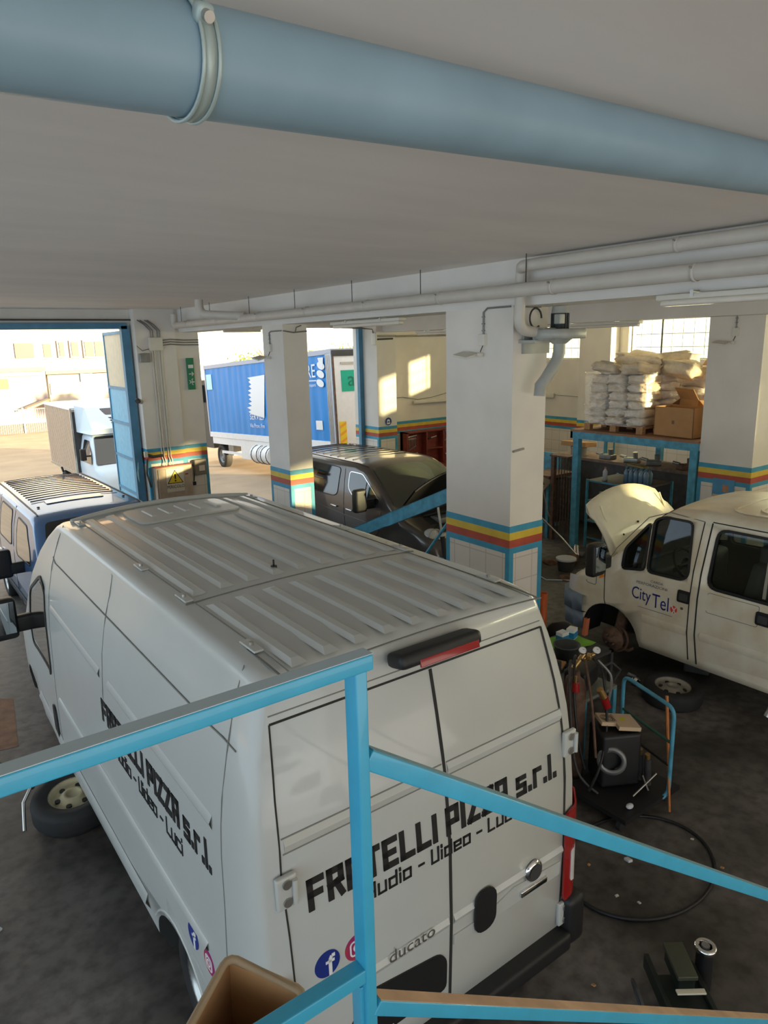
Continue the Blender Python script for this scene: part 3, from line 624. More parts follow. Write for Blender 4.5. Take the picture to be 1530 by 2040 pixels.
# wheels: rear on, front removed (hub only)
wheel_mb('wheel', hero, (-.90, 1.08, .34), Matrix.Rotation(-PI / 2, 4, 'Y')); wheel_mb('wheel', hero, (.90, 1.08, .34), AXX)
q = MB(); q.cyl((-.88, 5.45, .45), (-.78, 5.45, .45), .14, RUST); q.cyl((-.95, 5.45, .45), (-.88, 5.45, .45), .05, RUST); q.build('bare_hub', hero)
q = MB(); q.cbox((0, 3.2, .25), (.8, 5.4, .1), SEAM); q.cyl((-.8, 1.08, .34), (.8, 1.08, .34), .05, SEAM); q.cyl((-.8, 5.45, .45), (.8, 5.45, .45), .04, SEAM); q.build('chassis', hero)
# ---------------------------------------------------------- white minibus with raised bonnet (CityTel)
CX, CY = 8.02, .95
cit = empty('minibus', 'older white minibus with CityTel door lettering, raised bonnet and missing front wheel', 'van', (CX, CY, 0))
CW = [(.4, .95), (.8, .97), (1.2, .97), (1.5, .93), (2.0, .82), (2.2, .77)]
CS = [(0, .44, 2.02, .93, .1), (.08, .42, 2.10, .97, .12), (.4, .40, 2.16, .99, .12), (1.2, .40, 2.19, 1, .12), (3.1, .40, 2.19, 1, .12), (3.4, .40, 2.16, 1, .14), (3.6, .40, 2.02, 1, .14), (3.85, .40, 1.76, 1, .13), (4.12, .40, 1.45, .995, .1), (4.3, .40, 1.30, .99, .1), (4.55, .40, 1.20, .965, .12), (4.7, .40, 1.10, .93, .14), (4.80, .42, 1.0, .87, .14), (4.86, .46, .9, .80, .12)]
CV = Van(CW, CS); cb = CV.shell(0, OLDWHITE).build('body', cit); inner = CV.shell(.055, DGREY, .35, 3.9, .62).build('cut'); inner.location = (CX, CY, 0)
CS_ = CV.side(-1)
def prismcut(poly, x0, x1, m=DGREY):
    if sum(poly[i - 1][0] * poly[i][1] - poly[i][0] * poly[i - 1][1] for i in range(len(poly))) < 0: poly = poly[::-1]
    q = MB(); q.prism(poly, x1 - x0, m, Matrix(((0, 0, 1, x0), (1, 0, 0, 0), (0, 1, 0, 0), (0, 0, 0, 1)))); o = q.build('cut'); return o
W_q = roundpoly([(3.94, 1.33), (3.93, 1.58), (3.66, 1.93), (3.64, 1.38)], .05)
W_d = roundpoly([(3.60, 1.37), (3.62, 1.97), (3.5, 2.02), (3.16, 2.02), (3.10, 1.45), (3.16, 1.38)], .06)
W_r = roundpoly([(2.86, 2.0), (2.87, 1.37), (1.75, 1.36), (1.75, 2.0)], .10)
W_b = roundpoly([(1.6, 2.0), (1.6, 1.37), (.5, 1.36), (.55, 1.98)], .10)
cuts = [inner]
for P in (W_q, W_d, W_r, W_b):
    c = prismcut(P, -1.2, 1.2); c.location = (CX, CY, 0); cuts.append(c)
for yy in (4.08, .85): c = arch_cut(None, yy, .42, .41, .95).build('cut'); c.location = (CX, CY, 0); cuts.append(c)
apply_bool(cb, cuts)
for sg in (-1, 1):
    f_ = CV.side(sg)
    for P, lb in ((W_q, 'quarter_window'), (W_d, 'door_window'), (W_r, 'side_window'), (W_b, 'side_window')):
        q = MB(); patch(q, P, f_, GLASST, -.03, .004, .15); wn = q.build(lb, cit); q = MB(); strip(q, P + [P[0]], f_, BLACK, .028, -.003, .008); q.build('window_seal', wn)
        if lb == 'side_window' and P is W_r: q = MB(); strip(q, [(2.28, 1.40), (2.30, 1.97)], f_, STEEL, .03, -.02, .01); q.build('slider_bar', wn)
q = MB(); strip(q, [(4.17, 1.32), (4.16, .88), (4.14, .82)], CS_, SEAM, .010); strip(q, [(3.03, 2.05), (3.05, 1.5), (3.05, .8), (3.02, .48)], CS_, SEAM, .012); strip(q, [(2.94, 2.05), (2.96, 1.5), (2.96, .8), (2.92, .46)], CS_, SEAM, .016); strip(q, [(3.03, 2.05), (3.45, 2.08), (3.7, 1.98), (4.05, 1.55), (4.15, 1.36)], CS_, SEAML, .010)
strip(q, [(2.94, 2.06), (.3, 2.06)], CS_, SEAM, .012); strip(q, [(4.17, 1.3), (4.4, 1.22), (4.6, 1.14)], CS_, SEAML, .008); q.build('panel_seam', cit)
q = MB(); mould(q, [(.3, .80), (2.9, .80)], .10, .012, CS_, OLDWHITE); q.build('side_crease', cit); q = MB(); mould(q, [(3.06, .80), (3.62, .80)], .10, .012, CS_, OLDWHITE); q.build('side_crease', cit)
q = MB(); strip(q, rrect(4.29, 1.03, 4.45, 1.21, .03), CS_, SEAML, .008); strip(q, rrect(2.3, 1.10, 2.85, 1.32, .02), CS_, SEAML, .005); q.build('fuel_flap', cit)
for y in (3.12, 2.25): q = MB(); patch(q, rrect(y - .075, 1.13, y + .075, 1.27, .02), CS_, BLACK, .001, .006); patch(q, rrect(y - .05, 1.155, y + .05, 1.235, .012), CS_, DGREY, .006, .006); q.build('door_handle', cit)
q = MB(); disc(q, 3.13, 1.06, .016, CS_, STEEL, .002); q.build('door_lock', cit)
q = MB(); patch(q, roundpoly([(4.17, 1.17), (4.23, 1.24), (4.24, 1.13)], .01), CS_, mat('orange_lens', (.9, .28, .02), .3), .001, .012); q.build('side_indicator', cit)
q = MB(); patch(q, roundpoly([(4.66, .86), (4.58, 1.08), (4.76, 1.05), (4.78, .86)], .02), CS_, mat('clear_lens', (.75, .72, .7), .15), .001, .01); q.build('headlamp', cit)
BUMP = mat('bumper_blue_grey', (0.20, 0.25, 0.32), .55, noise=.15)
q = MB()
for z0, z1, e in ((.40, .62, .0), (.62, .84, .015)):
    pts = [(-.97 + 0, 4.46), (-.965, 4.62), (-.92, 4.78), (-.78, 4.9), (-.4, 4.97), (0, 4.99)]; pts = pts + [(-x, y) for x, y in pts[-2::-1]]
    for (a, b), (c, d) in zip(pts[:-1], pts[1:]): q.add([(a * (1 + e), b + e, z0), (c * (1 + e), d + e, z0), (c * (1 + e), d + e, z1), (a * (1 + e), b + e, z1), (a * .93, b - .06, z0), (c * .93, d - .06, z0), (c * .93, d - .06, z1), (a * .93, b - .06, z1)], [(0, 3, 2, 1), (3, 7, 6, 2), (0, 1, 5, 4)], BUMP, True)
q.build('front_bumper', cit)
# raised bonnet
HC = mat('bonnet_sunlit', (0.86, 0.80, 0.62), .4, coat=.2, noise=.05)  # lighter, yellower than the body paint: sunlight is put into the colour
q = MB(); nu, nv = 12, 8; vs = []
for j in range(nv + 1):
    t = j / nv
    for i in range(nu + 1):
        u = -1 + 2 * i / nu; wd = .78 + .10 * t - (.14 * t * t if abs(u) > .95 else 0); y = 4.22 + .46 * t - .10 * math.sin(PI * t) * .6 - .05 * u * u; z = 1.32 + .80 * t - .22 * u * u * t ** 2 + .0
        if t > .86 and abs(u) > .9: z -= .03
        vs.append((u * wd, y, z))
n0 = len(vs); vs += [(x, y + .03, z - .012) for x, y, z in vs]
fs = []
for j in range(nv):
    for i in range(nu):
        a = j * (nu + 1) + i; fs.append((a, a + 1, a + nu + 2, a + nu + 1)); b = n0 + a; fs.append((b, b + nu + 1, b + nu + 2, b + 1))
ed = [i for i in range(nu + 1)] + [(k + 1) * (nu + 1) + nu for k in range(nv)] + [nv * (nu + 1) + nu - 1 - i for i in range(nu)] + [(nv - 1 - k) * (nu + 1) for k in range(nv - 1)]
for a, b in zip(ed, ed[1:] + ed[:1]): fs.append((b, a, n0 + a, n0 + b))
q.add(vs, fs, HC, True); bn = q.build('bonnet', cit)
q = MB(); q.tube([(-.62, 4.32, 1.55), (-.63, 4.42, 1.75), (-.64, 4.52, 1.95)], .012, HC); q.tube([(.62, 4.32, 1.55), (.63, 4.42, 1.75), (.64, 4.52, 1.95)], .012, HC); q.sphere((-.42, 4.31, 1.58), .014, BLACK); q.sphere((-.05, 4.36, 1.68), .014, BLACK); q.build('bonnet_ridge', bn)
q = MB(); patch(q, roundpoly([(-.7, 4.2), (.7, 4.2), (.66, 4.75), (-.66, 4.75)], .05), lambda x, y, d: (x, y, interp([(4.2, 1.40), (4.3, 1.31), (4.55, 1.20), (4.8, 1.12)], y) + d), SEAM, .004, .008, .1); q.build('engine_bay', cit)
q = MB(); q.cbox((-.2, 4.55, 1.16), (.5, .3, .12), MGREY, (0, 0, 0), .03); q.cyl((.35, 4.5, 1.15), (.35, 4.5, 1.28), .07, BLACK); q.cbox((.1, 4.62, 1.2), (.25, .15, .1), RUST, (0, 0, 0), .02); q.build('engine', cit)
q = MB(); patch(q, roundpoly([(-.68, 3.48), (.68, 3.48), (.82, 4.13), (-.82, 4.13)], .06), lambda x, y, d: (x, y, CV.zt(y) - .03 * (x / .8) ** 2 + d), GLASSD, .002, .006, .12); q.build('windscreen', cit)
mirror(cit, -.99, 4.05, 1.42, -1)
mirror(cit, .99, 4.05, 1.42, 1)
CR = CV.roof()
for k in range(3):
    q = MB(); P = rrect(-.66 + .05, .5 + .35 * 0, .66, 2.9, .1); strip(q, rrect(-.62 + k * .13, .6 + k * .12, .62 - k * .13, 2.86 - k * .22, .15), CR, OLDWHITE, .03, .001, .010); q.build('roof_rib', cit)
# interior
CLOTH = mat('seat_grey', (0.16, 0.16, 0.16), .85, noise=.2)
for x in (-.5, .45): 
    q = MB(); q.cbox((x, 2.75, .98), (.48, .5, .16), CLOTH, (0, 0, 0), .05); q.cbox((x, 2.52, 1.35), (.46, .14, .66), CLOTH, (math.radians(12), 0, 0), .05); q.cbox((x, 2.46, 1.76), (.26, .10, .18), CLOTH, (0, 0, 0), .03); q.build('seat', cit)
for y in (1.7, .9): q = MB(); q.cbox((0, y, .98), (1.4, .45, .15), CLOTH, (0, 0, 0), .05); q.cbox((0, y - .22, 1.35), (1.4, .13, .6), CLOTH, (math.radians(12), 0, 0), .05); q.build('bench_seat', cit)
q = MB(); q.cbox((0, 3.72, 1.15), (1.6, .35, .42), mat('dash_grey', (.22, .22, .22), .6), (0, 0, 0), .08); q.cbox((.05, 3.55, 1.22), (.3, .1, .2), BLACK, (0, 0, 0), .02); q.build('dashboard', cit)
q = MB(); Ms = Matrix.Translation((-.48, 3.40, 1.42)) @ Matrix.Rotation(math.radians(55), 4, 'X'); q.lathe([(.20 + .016 * math.cos(2 * PI * k / 8), .016 * math.sin(2 * PI * k / 8)) for k in range(9)], BLACK, Ms, 32); q.cbox((-.48, 3.40, 1.42), (.36, .03, .05), BLACK, (math.radians(55), 0, 0), .01); q.lathe([(0, -.03), (.06, -.02), (.07, .02)], BLACK, Ms); q.cyl((-.48, 3.42, 1.40), (-.48, 3.65, 1.22), .03, BLACK); q.build('steering_wheel', cit)
# lettering on the door (local y decreases to the right)
NAVY = mat('decal_navy', (0.01, 0.01, 0.16), .5); ORD = mat('decal_red', (0.75, .06, .04), .5)
def cf(y0, z0): return lambda u, v, d: CS_(y0 - u, z0 + v, d)
q = MB(); ftext(q, 'City', .21, cf(3.645, 1.02), NAVY, sx=.72); ftext(q, 'Tel', .24, cf(3.395, .975), NAVY, sx=.72); q.build('door_lettering', cit)
q = MB(); disc(q, 3.225, 1.02, .042, CS_, ORD, .004); strip(q, [(3.25, 1.06), (3.20, .98)], CS_, WH, .012, .006); strip(q, [(3.24, .97), (3.20, 1.05)], CS_, WH, .01, .006); q.build('round_red_logo', cit)
q = MB(); ftext(q, 'PERFORAZIONI', .045, cf(3.52, 1.21), mat('decal_grey', (.15, .15, .2), .6), sx=1.3); ftext(q, 'CARDA', .04, cf(3.46, 1.26), MATS['decal_grey'], sx=1.2); strip(q, [(3.68, .93), (3.24, .93)], CS_, MATS['decal_grey'], .005); q.build('door_sublettering', cit)
# bare hub, strut
q = MB(); q.lathe([(.0, .07), (.04, .07), (.05, .045), (.085, .045), (.09, .01), (.15, .008), (.15, -.012), (.06, -.02), (.06, -.12), (0, -.12)], RUST, Matrix.Translation((-.90, 4.05, .38)) @ Matrix.Rotation(-PI / 2, 4, 'Y'), 32)
for k in range(4): a = PI / 4 + k * PI / 2; q.cyl((-.945, 4.05 + .065 * math.cos(a), .38 + .065 * math.sin(a)), (-.975, 4.05 + .065 * math.cos(a), .38 + .065 * math.sin(a)), .01, STEEL)
q.build('bare_hub', cit)
q = MB(); q.tube([(-.84, 4.05 + .17 * math.cos(a), .38 + .17 * math.sin(a)) for a in [1.6 + PI * k / 10 for k in range(11)]], .018, RUST); q.cyl((-.82, 4.02, .4), (-.72, 3.98, .95), .045, RUST); q.cyl((-.80, 4.03, .45), (-.75, 3.99, .8), .07, RUST, .07, 12); q.cyl((-.85, 4.05, .38), (-.2, 3.95, .42), .03, RUST); q.cbox((-.80, 4.0, .27), (.1, .3, .04), RUST); q.build('suspension', cit)
q = MB(); q.cbox((-.78, 4.42, .55), (.30, .03, .40), BLACK, (.2, 0, 0)); q.build('arch_liner', cit)
q = MB(); q.cbox((-.93, 4.44, .42), (.06, .05, .24), mat('torn_orange_strap', (.75, .22, .10), .6), (.1, 0, 0)); q.build('orange_lamp_rag', cit)
wheel_mb('wheel', cit, (-.85, .85, .33), Matrix.Rotation(-PI / 2, 4, 'Y'), .33); wheel_mb('wheel', cit, (.85, .85, .33), AXX, .33); wheel_mb('wheel', cit, (.85, 4.08, .33), AXX, .33)
q = MB(); q.cbox((0, 2.2, .36), (.7, 4.2, .1), SEAM); q.build('chassis', cit); q = MB(); q.tube([(-.55, 2.1, .30), (-.75, 2.1, .29), (-.86, 2.12, .24), (-.9, 2.14, .14)], .035, STEEL); q.build('exhaust_tip', cit)

# ---------------------------------------------------------- dark graphite van, front towards camera
GX, GY = 7.82, 13.25
gv = empty('passenger_van', 'dark graphite minivan with bonnet open parked between the pillars', 'van', (GX, GY, 0), PI)
GWd = [(.3, .90), (.6, .95), (.8, .97), (1.15, .965), (1.3, .95), (1.6, .90), (1.85, .84), (2.0, .80)]
GS = [(0, .4, 1.80, .93, .1), (.08, .35, 1.9, .97, .12), (.35, .3, 1.95, .99, .13), (1.2, .28, 1.97, 1, .13), (2.8, .28, 1.97, 1, .13), (3.1, .28, 1.94, 1, .14), (3.3, .28, 1.86, 1, .14), (3.7, .28, 1.62, .995, .12), (4.08, .28, 1.36, .99, .1), (4.25, .28, 1.22, .985, .12), (4.6, .28, 1.12, .96, .12), (4.8, .3, 1.02, .91, .14), (4.93, .34, .9, .83, .14), (5.0, .4, .75, .76, .14)]
GV = Van(GWd, GS); gb_ = GV.shell(0, GREYV).build('body', gv)
c1 = arch_cut(None, 4.05, .34, .40, .95).build('cut'); c2 = arch_cut(None, .95, .34, .40, .95).build('cut')
for c in (c1, c2): c.location = (GX, GY, 0); c.rotation_euler = (0, 0, PI)
bpy.context.view_layer.update(); apply_bool(gb_, [c1, c2])
GC = mat('sun_green_glass', (0.06, 0.07, 0.055), .05, coat=1.0)
for sg in (1, -1):
    f_ = GV.side(sg)
    for P, lb in ((roundpoly([(1.35, 1.84), (2.38, 1.83), (2.36, 1.36), (2.25, 1.30), (1.3, 1.30)], .08), 'side_window'), (roundpoly([(.3, 1.82), (1.2, 1.84), (1.15, 1.30), (.3, 1.32)], .08), 'side_window'), (roundpoly([(2.68, 1.80), (3.08, 1.80), (3.4, 1.60), (3.68, 1.40), (3.5, 1.28), (2.90, 1.36), (2.70, 1.50)], .07), 'door_window')):
        q = MB(); patch(q, P, f_, GLASSD, .001, .004); wn = q.build(lb, gv); q = MB(); strip(q, P + [P[0]], f_, CHROME if lb == 'door_window' else BLACK, .014, .001, .006)
        if lb == 'door_window': strip(q, [(3.25, 1.68), (3.22, 1.33)], f_, BLACK, .03, .005)
        q.build('window_seal', wn)
    q = MB(); strip(q, [(2.52, 1.86), (2.56, 1.5), (2.62, .8), (2.6, .4)], f_, SEAM, .012); strip(q, [(2.6, .4), (3.3, .4), (3.5, .6), (3.72, 1.0), (3.74, 1.25)], f_, SEAM, .01); strip(q, [(1.2, 1.87), (1.2, .5)], f_, SEAM, .01); strip(q, [(.3, 1.12), (2.5, 1.0), (3.6, .96)], f_, GREYV, .03, .001, .006); q.build('panel_seam', gv)
    for y in (2.28, 2.79): q = MB(); q.cbox(f_(y, 1.12, .02), (.03, .2, .03), CHROME, (0, 0, 0), .01); q.build('door_handle', gv)
    mirror(gv, sg * .93, 3.48, 1.38, sg)
    wheel_mb('wheel', gv, (sg * .84, 4.05, .33), AXX if sg > 0 else Matrix.Rotation(-PI / 2, 4, 'Y'), .33); wheel_mb('wheel', gv, (sg * .84, .95, .33), AXX if sg > 0 else Matrix.Rotation(-PI / 2, 4, 'Y'), .33)
q = MB(); GR = GV.roof(); wsg = lambda x, y, d: (x, y, GV.zt(y) - .03 * (x / .8) ** 2 + d)
patch(q, roundpoly([(-.72, 3.18), (.72, 3.18), (.88, 4.08), (-.88, 4.08)], .08), wsg, GC, .003, .006, .12); q.build('windscreen', gv)
for k in range(9): q = MB(); y = .35 + k * .26; strip(q, [(-.62, y), (.62, y)], GR, BLACK, .03, .0, .006); q.build('roof_groove', gv)
q = MB()
for sg in (-1, 1): strip(q, [(sg * .72, .2), (sg * .74, 3.1)], GR, BLACK, .02)
q.build('roof_gutter', gv)
# open bonnet: a dark underside seen against the windscreen
q = MB(); vs = []; nu, nv = 12, 6
for j in range(nv + 1):
    t = j / nv
    for i in range(nu + 1):
        u = -1 + 2 * i / nu; vs.append((u * (.80 - .08 * t), 4.12 + .48 * t - .22 * (abs(u) ** 2.2) * t, 1.34 + .62 * t - .30 * t * abs(u) ** 2.2))
n0 = len(vs); vs += [(x, y - .03, z + .01) for x, y, z in vs]; fs = []; fb = []
for j in range(nv):
    for i in range(nu): a = j * (nu + 1) + i; fs.append((a, a + 1, a + nu + 2, a + nu + 1)); fb.append((n0 + a, n0 + a + nu + 1, n0 + a + nu + 2, n0 + a + 1))
q.add(vs, fs, BLACK, True); q.add(vs, fb, GREYV, True); q.tube([vs[nv * (nu + 1) + i] for i in range(nu + 1)], .012, GREYV); q.build('bonnet', gv)
q = MB(); patch(q, roundpoly([(-.75, 4.2), (.75, 4.2), (.68, 4.85), (-.68, 4.85)], .05), lambda x, y, d: (x, y, GV.zt(y) - .05 * (x / .8) ** 2 + d), SEAM, .002, .008, .1); q.build('engine_bay', gv)
q = MB(); q.cbox((.1, 4.5, 1.16), (.6, .3, .1), MGREY, (0, 0, 0), .03); q.cbox((.0, 4.86, .98), (1.3, .08, .08), CREAMP, (0, 0, 0), .02); q.tube([(.5, 4.3, 1.2), (.3, 4.45, 1.26), (-.2, 4.5, 1.22)], .03, BLACK); q.cbox((-.5, 4.45, 1.15), (.25, .2, .16), BLACK, (0, 0, 0), .02); q.build('engine', gv)
for sg in (-1, 1): q = MB(); q.sphere((sg * .68, 4.72, .98), .16, mat('lamp_lens', (.6, .62, .62), .08, coat=1), (.9, .8, .75)); q.lathe([(.10, 0), (.13, .05), (.14, .05)], CHROME, Matrix.Translation((sg * .68, 4.78, .98)) @ Matrix.Rotation(-PI / 2, 4, 'X')); q.build('headlamp', gv)
q = MB(); q.cbox((0, 4.98, .52), (1.4, .12, .28), BLACK, (0, 0, 0), .04); q.build('front_bumper', gv)

# ---------------------------------------------------------- blue van, front towards the white van
BX, BY = 2.45, 14.1
bv = empty('delivery_van', 'steel-blue delivery van with ribbed roof parked nose to nose with the white van', 'van', (BX, BY, 0), PI)
BW = [(.15, .86), (.5, .91), (.8, .92), (1.2, .91), (1.5, .86), (1.8, .78), (1.9, .74)]
BS = [(0, .35, 1.75, .93, .08), (.08, .3, 1.82, .97, .1), (.35, .25, 1.85, .99, .11), (1.2, .22, 1.86, 1, .11), (3.5, .22, 1.86, 1, .11), (3.75, .22, 1.83, 1, .12), (3.9, .22, 1.74, 1, .12), (4.15, .22, 1.5, .99, .1), (4.4, .22, 1.25, .98, .1), (4.55, .22, 1.15, .96, .1), (4.8, .25, 1.05, .92, .12), (4.95, .3, .92, .84, .12), (5.0, .35, .8, .78, .12)]
BV = Van(BW, BS); bb = BV.shell(0, BLUEV).build('body', bv)
c1 = arch_cut(None, 1.05, .32, .39, .92).build('cut'); c2 = arch_cut(None, 4.2, .32, .39, .92).build('cut')
for c in (c1, c2): c.location = (BX, BY, 0); c.rotation_euler = (0, 0, PI)
bpy.context.view_layer.update(); apply_bool(bb, [c1, c2])
BS_ = BV.side(1); BR = BV.roof()
for k in range(13): q = MB(); y = .3 + k * .19; strip(q, [(-.60, y), (.60, y)], BR, BLACK, .03, .0, .006); q.build('roof_groove', bv)
q = MB(); patch(q, rrect(-.35, 2.80, .45, 3.0, .03), BR, BLUEV, .002, .012); strip(q, rrect(-.35, 2.80, .45, 3.0, .03), BR, SEAM, .012, .001); strip(q, [(-.62, 2.75), (.62, 2.75)], BR, SEAM, .01); q.build('roof_panel_plate', bv)
for sg in (-1, 1):
    q = MB(); strip(q, [(sg * .68, .15), (sg * .70, 3.6)], BR, BLACK, .02, .0, .006); q.build('roof_gutter', bv); q = MB(); q.sphere(BR(sg * .6, 3.15, .01), .022, BLACK, (1, 1.6, .5)); q.build('roof_plug', bv)
    f_ = BV.side(sg)
    for P, lb in ((roundpoly([(1.38, 1.70), (2.30, 1.70), (2.42, 1.2), (1.4, 1.18)], .08), 'side_window'), (roundpoly([(2.75, 1.68), (3.4, 1.66), (3.75, 1.40), (3.85, 1.2), (2.85, 1.14)], .08), 'door_window')):
        q = MB(); patch(q, P, f_, GLASSD, .001, .004); wn = q.build(lb, bv); q = MB(); strip(q, P + [P[0]], f_, BLACK, .02, .001, .006); q.build('window_seal', wn)
    q = MB(); strip(q, [(2.50, 1.8), (2.58, 1.1), (2.5, .25)], f_, SEAM, .014); strip(q, [(1.25, 1.78), (1.28, .7)], f_, SEAM, .012); strip(q, [(3.9, 1.3), (3.9, .7)], f_, SEAM, .012); q.build('panel_seam', bv)
    q = MB(); mould(q, [(1.5, .45), (3.75, .45)], .09, .02, f_, BLACK); q.build('side_moulding', bv); q = MB(); q.cbox(f_(1.45, .92, .02), (.03, .18, .035), BLUEV, (0, 0, 0), .01); q.build('door_handle', bv)
    mirror(bv, sg * .88, 3.30, 1.10, sg)
    for y in (1.05, 4.2): wheel_mb('wheel', bv, (sg * .80, y, .32), AXX if sg > 0 else Matrix.Rotation(-PI / 2, 4, 'Y'), .32)
q = MB(); patch(q, roundpoly([(-.66, 3.84), (.66, 3.84), (.80, 4.40), (-.80, 4.40)], .06), lambda x, y, d: (x, y, BV.zt(y) - .03 * (x / .8) ** 2 + d), GLASSD, .003, .006, .12); q.build('windscreen', bv)
q = MB(); q.tube([(-.4, .2, 1.88), (-.4, .12, 1.94)], .02, BLACK); q.build('antenna_base', bv)

# ---------------------------------------------------------- box truck in the yard
TX, TY = 6.15, 20.9; tz = yz(24) - .05
tk = empty('box_truck', 'white box truck with aerodynamic cab roof fairing standing outside the left doorway', 'truck', (TX, TY, tz))
BOXM = mat('sunlit_box_side', (0.62, 0.47, 0.34), .6, noise=.15, stretch=(1, 12, .3)); TRW = mat('truck_white', (0.62, 0.72, 0.80), .4, coat=.3)  # orange sunlight on the white box is put into its colour
q = MB(); q.box((-1.05, 2.0, .9), (1.05, 5.6, 2.9), BOXM); q.build('cargo_box', tk); q = MB(); q.box((-1.07, 1.97, 2.86), (1.07, 5.62, 2.93), TRW)
for z in (.9,): q.box((-1.07, 1.97, .86), (1.07, 5.62, .92), STEEL)
q.box((-1.08, 1.96, .9), (-1.03, 2.02, 2.9), STEEL); q.build('box_edge_trim', tk)
q = MB(); q.box((-1.02, 1.985, .95), (1.02, 1.998, 2.8), DGREY); q.build('box_front_panel', tk)
q = MB()
for k in range(23): y = 2.1 + k * .15; q.box((-1.062, y, .95), (-1.05, y + .05, 2.85), BOXM)
q.build('side_ribs', tk)['kind'] = 'stuff'
TW = [(.3, .92), (1.2, .96), (1.6, .92), (2.2, .78)]
TS = [(0, .45, 2.15, .98, .1), (.1, .4, 2.2, 1, .12), (1.0, .4, 2.2, 1, .12), (1.1, .4, 2.15, 1, .12), (1.62, .4, 1.35, .98, .1), (1.72, .4, 1.28, .96, .1), (1.95, .4, 1.2, .88, .15), (2.05, .45, .9, .8, .15)]
TV = Van(TW, TS); cabo = TV.shell(0, TRW).build('cab', tk); Mc = Matrix.Rotation(PI, 4, 'Z')
for v in cabo.data.vertices: v.co = Vector((-v.co.x, 2.0 - v.co.y, v.co.z))
def tf(x, y, d): return (-x, 2.0 - y, TV.zt(y) + d)
q = MB(); patch(q, roundpoly([(-.74, 1.12), (.74, 1.12), (.88, 1.62), (-.88, 1.62)], .06), tf, GLASSD, .003, .006, .15); q.build('windscreen', tk)
q = MB(); q.tube([(-.1, .46, 1.62), (.25, .54, 1.75), (.55, .64, 1.95)], .03, CARD); q.build('dash_cover', tk)
sfl = lambda y, z, d: (-(TV.hw(z) + d), 2.0 - y, z)
q = MB(); patch(q, roundpoly([(.35, 1.35), (.35, 2.0), (.95, 2.0), (1.35, 1.6), (1.4, 1.35)], .06), sfl, GLASSD, .002, .005, .2); q.build('door_window', tk)
q = MB(); q.box((-1.0, 2.0 - .2, 2.15), (1.0, 2.0, 3.0), TRW) if 0 else None
vs = [(-.95, 1.95, 2.2), (.95, 1.95, 2.2), (.95, 1.95, 3.0), (-.95, 1.95, 3.0), (-.85, .75, 2.2), (.85, .75, 2.2), (.80, 1.35, 2.95), (-.80, 1.35, 2.95), (-.8, .72, 2.35), (.8, .72, 2.35)]
q.add(vs, [(0, 3, 2, 1), (4, 8, 9, 5), (8, 7, 6, 9), (7, 3, 2, 6), (0, 4, 8), (0, 8, 7, 3), (1, 9, 5), (1, 2, 6, 9), (0, 1, 5, 4)], TRW); fr = q.build('roof_fairing', tk)
def ff(u, v, d): t = v; return (u * (.8), .72 + .63 * t - d, 2.35 + .60 * t + d)
q = MB(); patch(q, roundpoly([(-.35, .62), (.95, .62), (.95, .92), (-.5, .92)], .05), ff, WG, .002, .004, .3)
for k in range(3): patch(q, roundpoly([(-.3 + k * .02, .50 - k * .12), (.1 + k * .02, .50 - k * .12), (.2, .43 - k * .12), (-.2 , .43 - k * .12)], .02), ff, LETTER, .003, .004, .3); patch(q, [(.35, .50 - k * .12), (.6, .50 - k * .12), (.65, .44 - k * .12), (.4, .44 - k * .12)], ff, LETTER, .003, .004, .3)
q.build('fairing_window', fr)
q = MB(); q.cbox((-1.12, .75, 1.65), (.16, .12, .34), BLACK, (0, 0, 0), .03); q.cbox((-1.02, .75, 1.6), (.2, .04, .04), BLACK); q.build('mirror', tk)
q = MB(); q.cbox((-.75, .28, 1.05), (.3, .1, .15), CHROME, (0, 0, 0), .03); q.build('headlamp', tk); q = MB(); q.box((-.4, 1.5, .4), (.4, 5.5, .8), SEAM); q.build('chassis', tk)
for x in (-.85, .85):
    for y in (.85, 4.4): wheel_mb('wheel', tk, (x, y, .36), AXX if x > 0 else Matrix.Rotation(-PI / 2, 4, 'Y'), .36)
# ---------------------------------------------------------- blue curtain trailer
tr = empty('curtain_trailer', 'long blue curtain-sided lorry trailer with white lettering parked in the yard', 'trailer', (11.0, 17.25, yz(17.25) + .0), math.radians(-2.6))
tr.rotation_euler = (math.radians(-3.2), 0, math.radians(-2.6))
TB = mat('trailer_blue', (0.0, 0.24, 0.66), .5, noise=.2, nscale=1.5, stretch=(1, 3, .4)); TWH = mat('trailer_white', (.80, .80, .80), .5, noise=.06); TLN = 10.4
q = MB(); nn = 60; vs = []
for i in range(nn + 1):
    y = .35 + (TLN - .4) * i / nn; dx = .012 * math.sin(i * 1.9)
    vs += [(-.0 + dx, y, 1.42), (-.0 + dx * 1.4, y, 3.92)]
q.add(vs, [(2 * i, 2 * i + 1, 2 * i + 3, 2 * i + 2) for i in range(nn)], TB, True); q.build('side_curtain', tr)
q = MB(); q.box((.03, .05, 1.3), (2.5, TLN, 4.0), TWH); q.build('load_box', tr)
q = MB(); q.box((-.03, 0, 3.92), (2.55, TLN + .05, 4.06), mat('trailer_rail_grey', (.40, .42, .48), .5)); q.box((-.03, 0, 1.22), (.05, TLN, 1.42), TWH); q.box((-.03, 0, 1.3), (.08, .34, 3.95), mat('trailer_post', (.45, .5, .58), .4, .3)); q.box((-.03, TLN - .06, 1.3), (.08, TLN + .03, 3.95), MATS['trailer_post']); q.build('frame_rail', tr)
q = MB()
for k in range(5): q.box((-.04, .08 + k * .055, 1.4), (-.03, .10 + k * .055, 3.9), STEEL)
q.build('corner_ribs', tr)
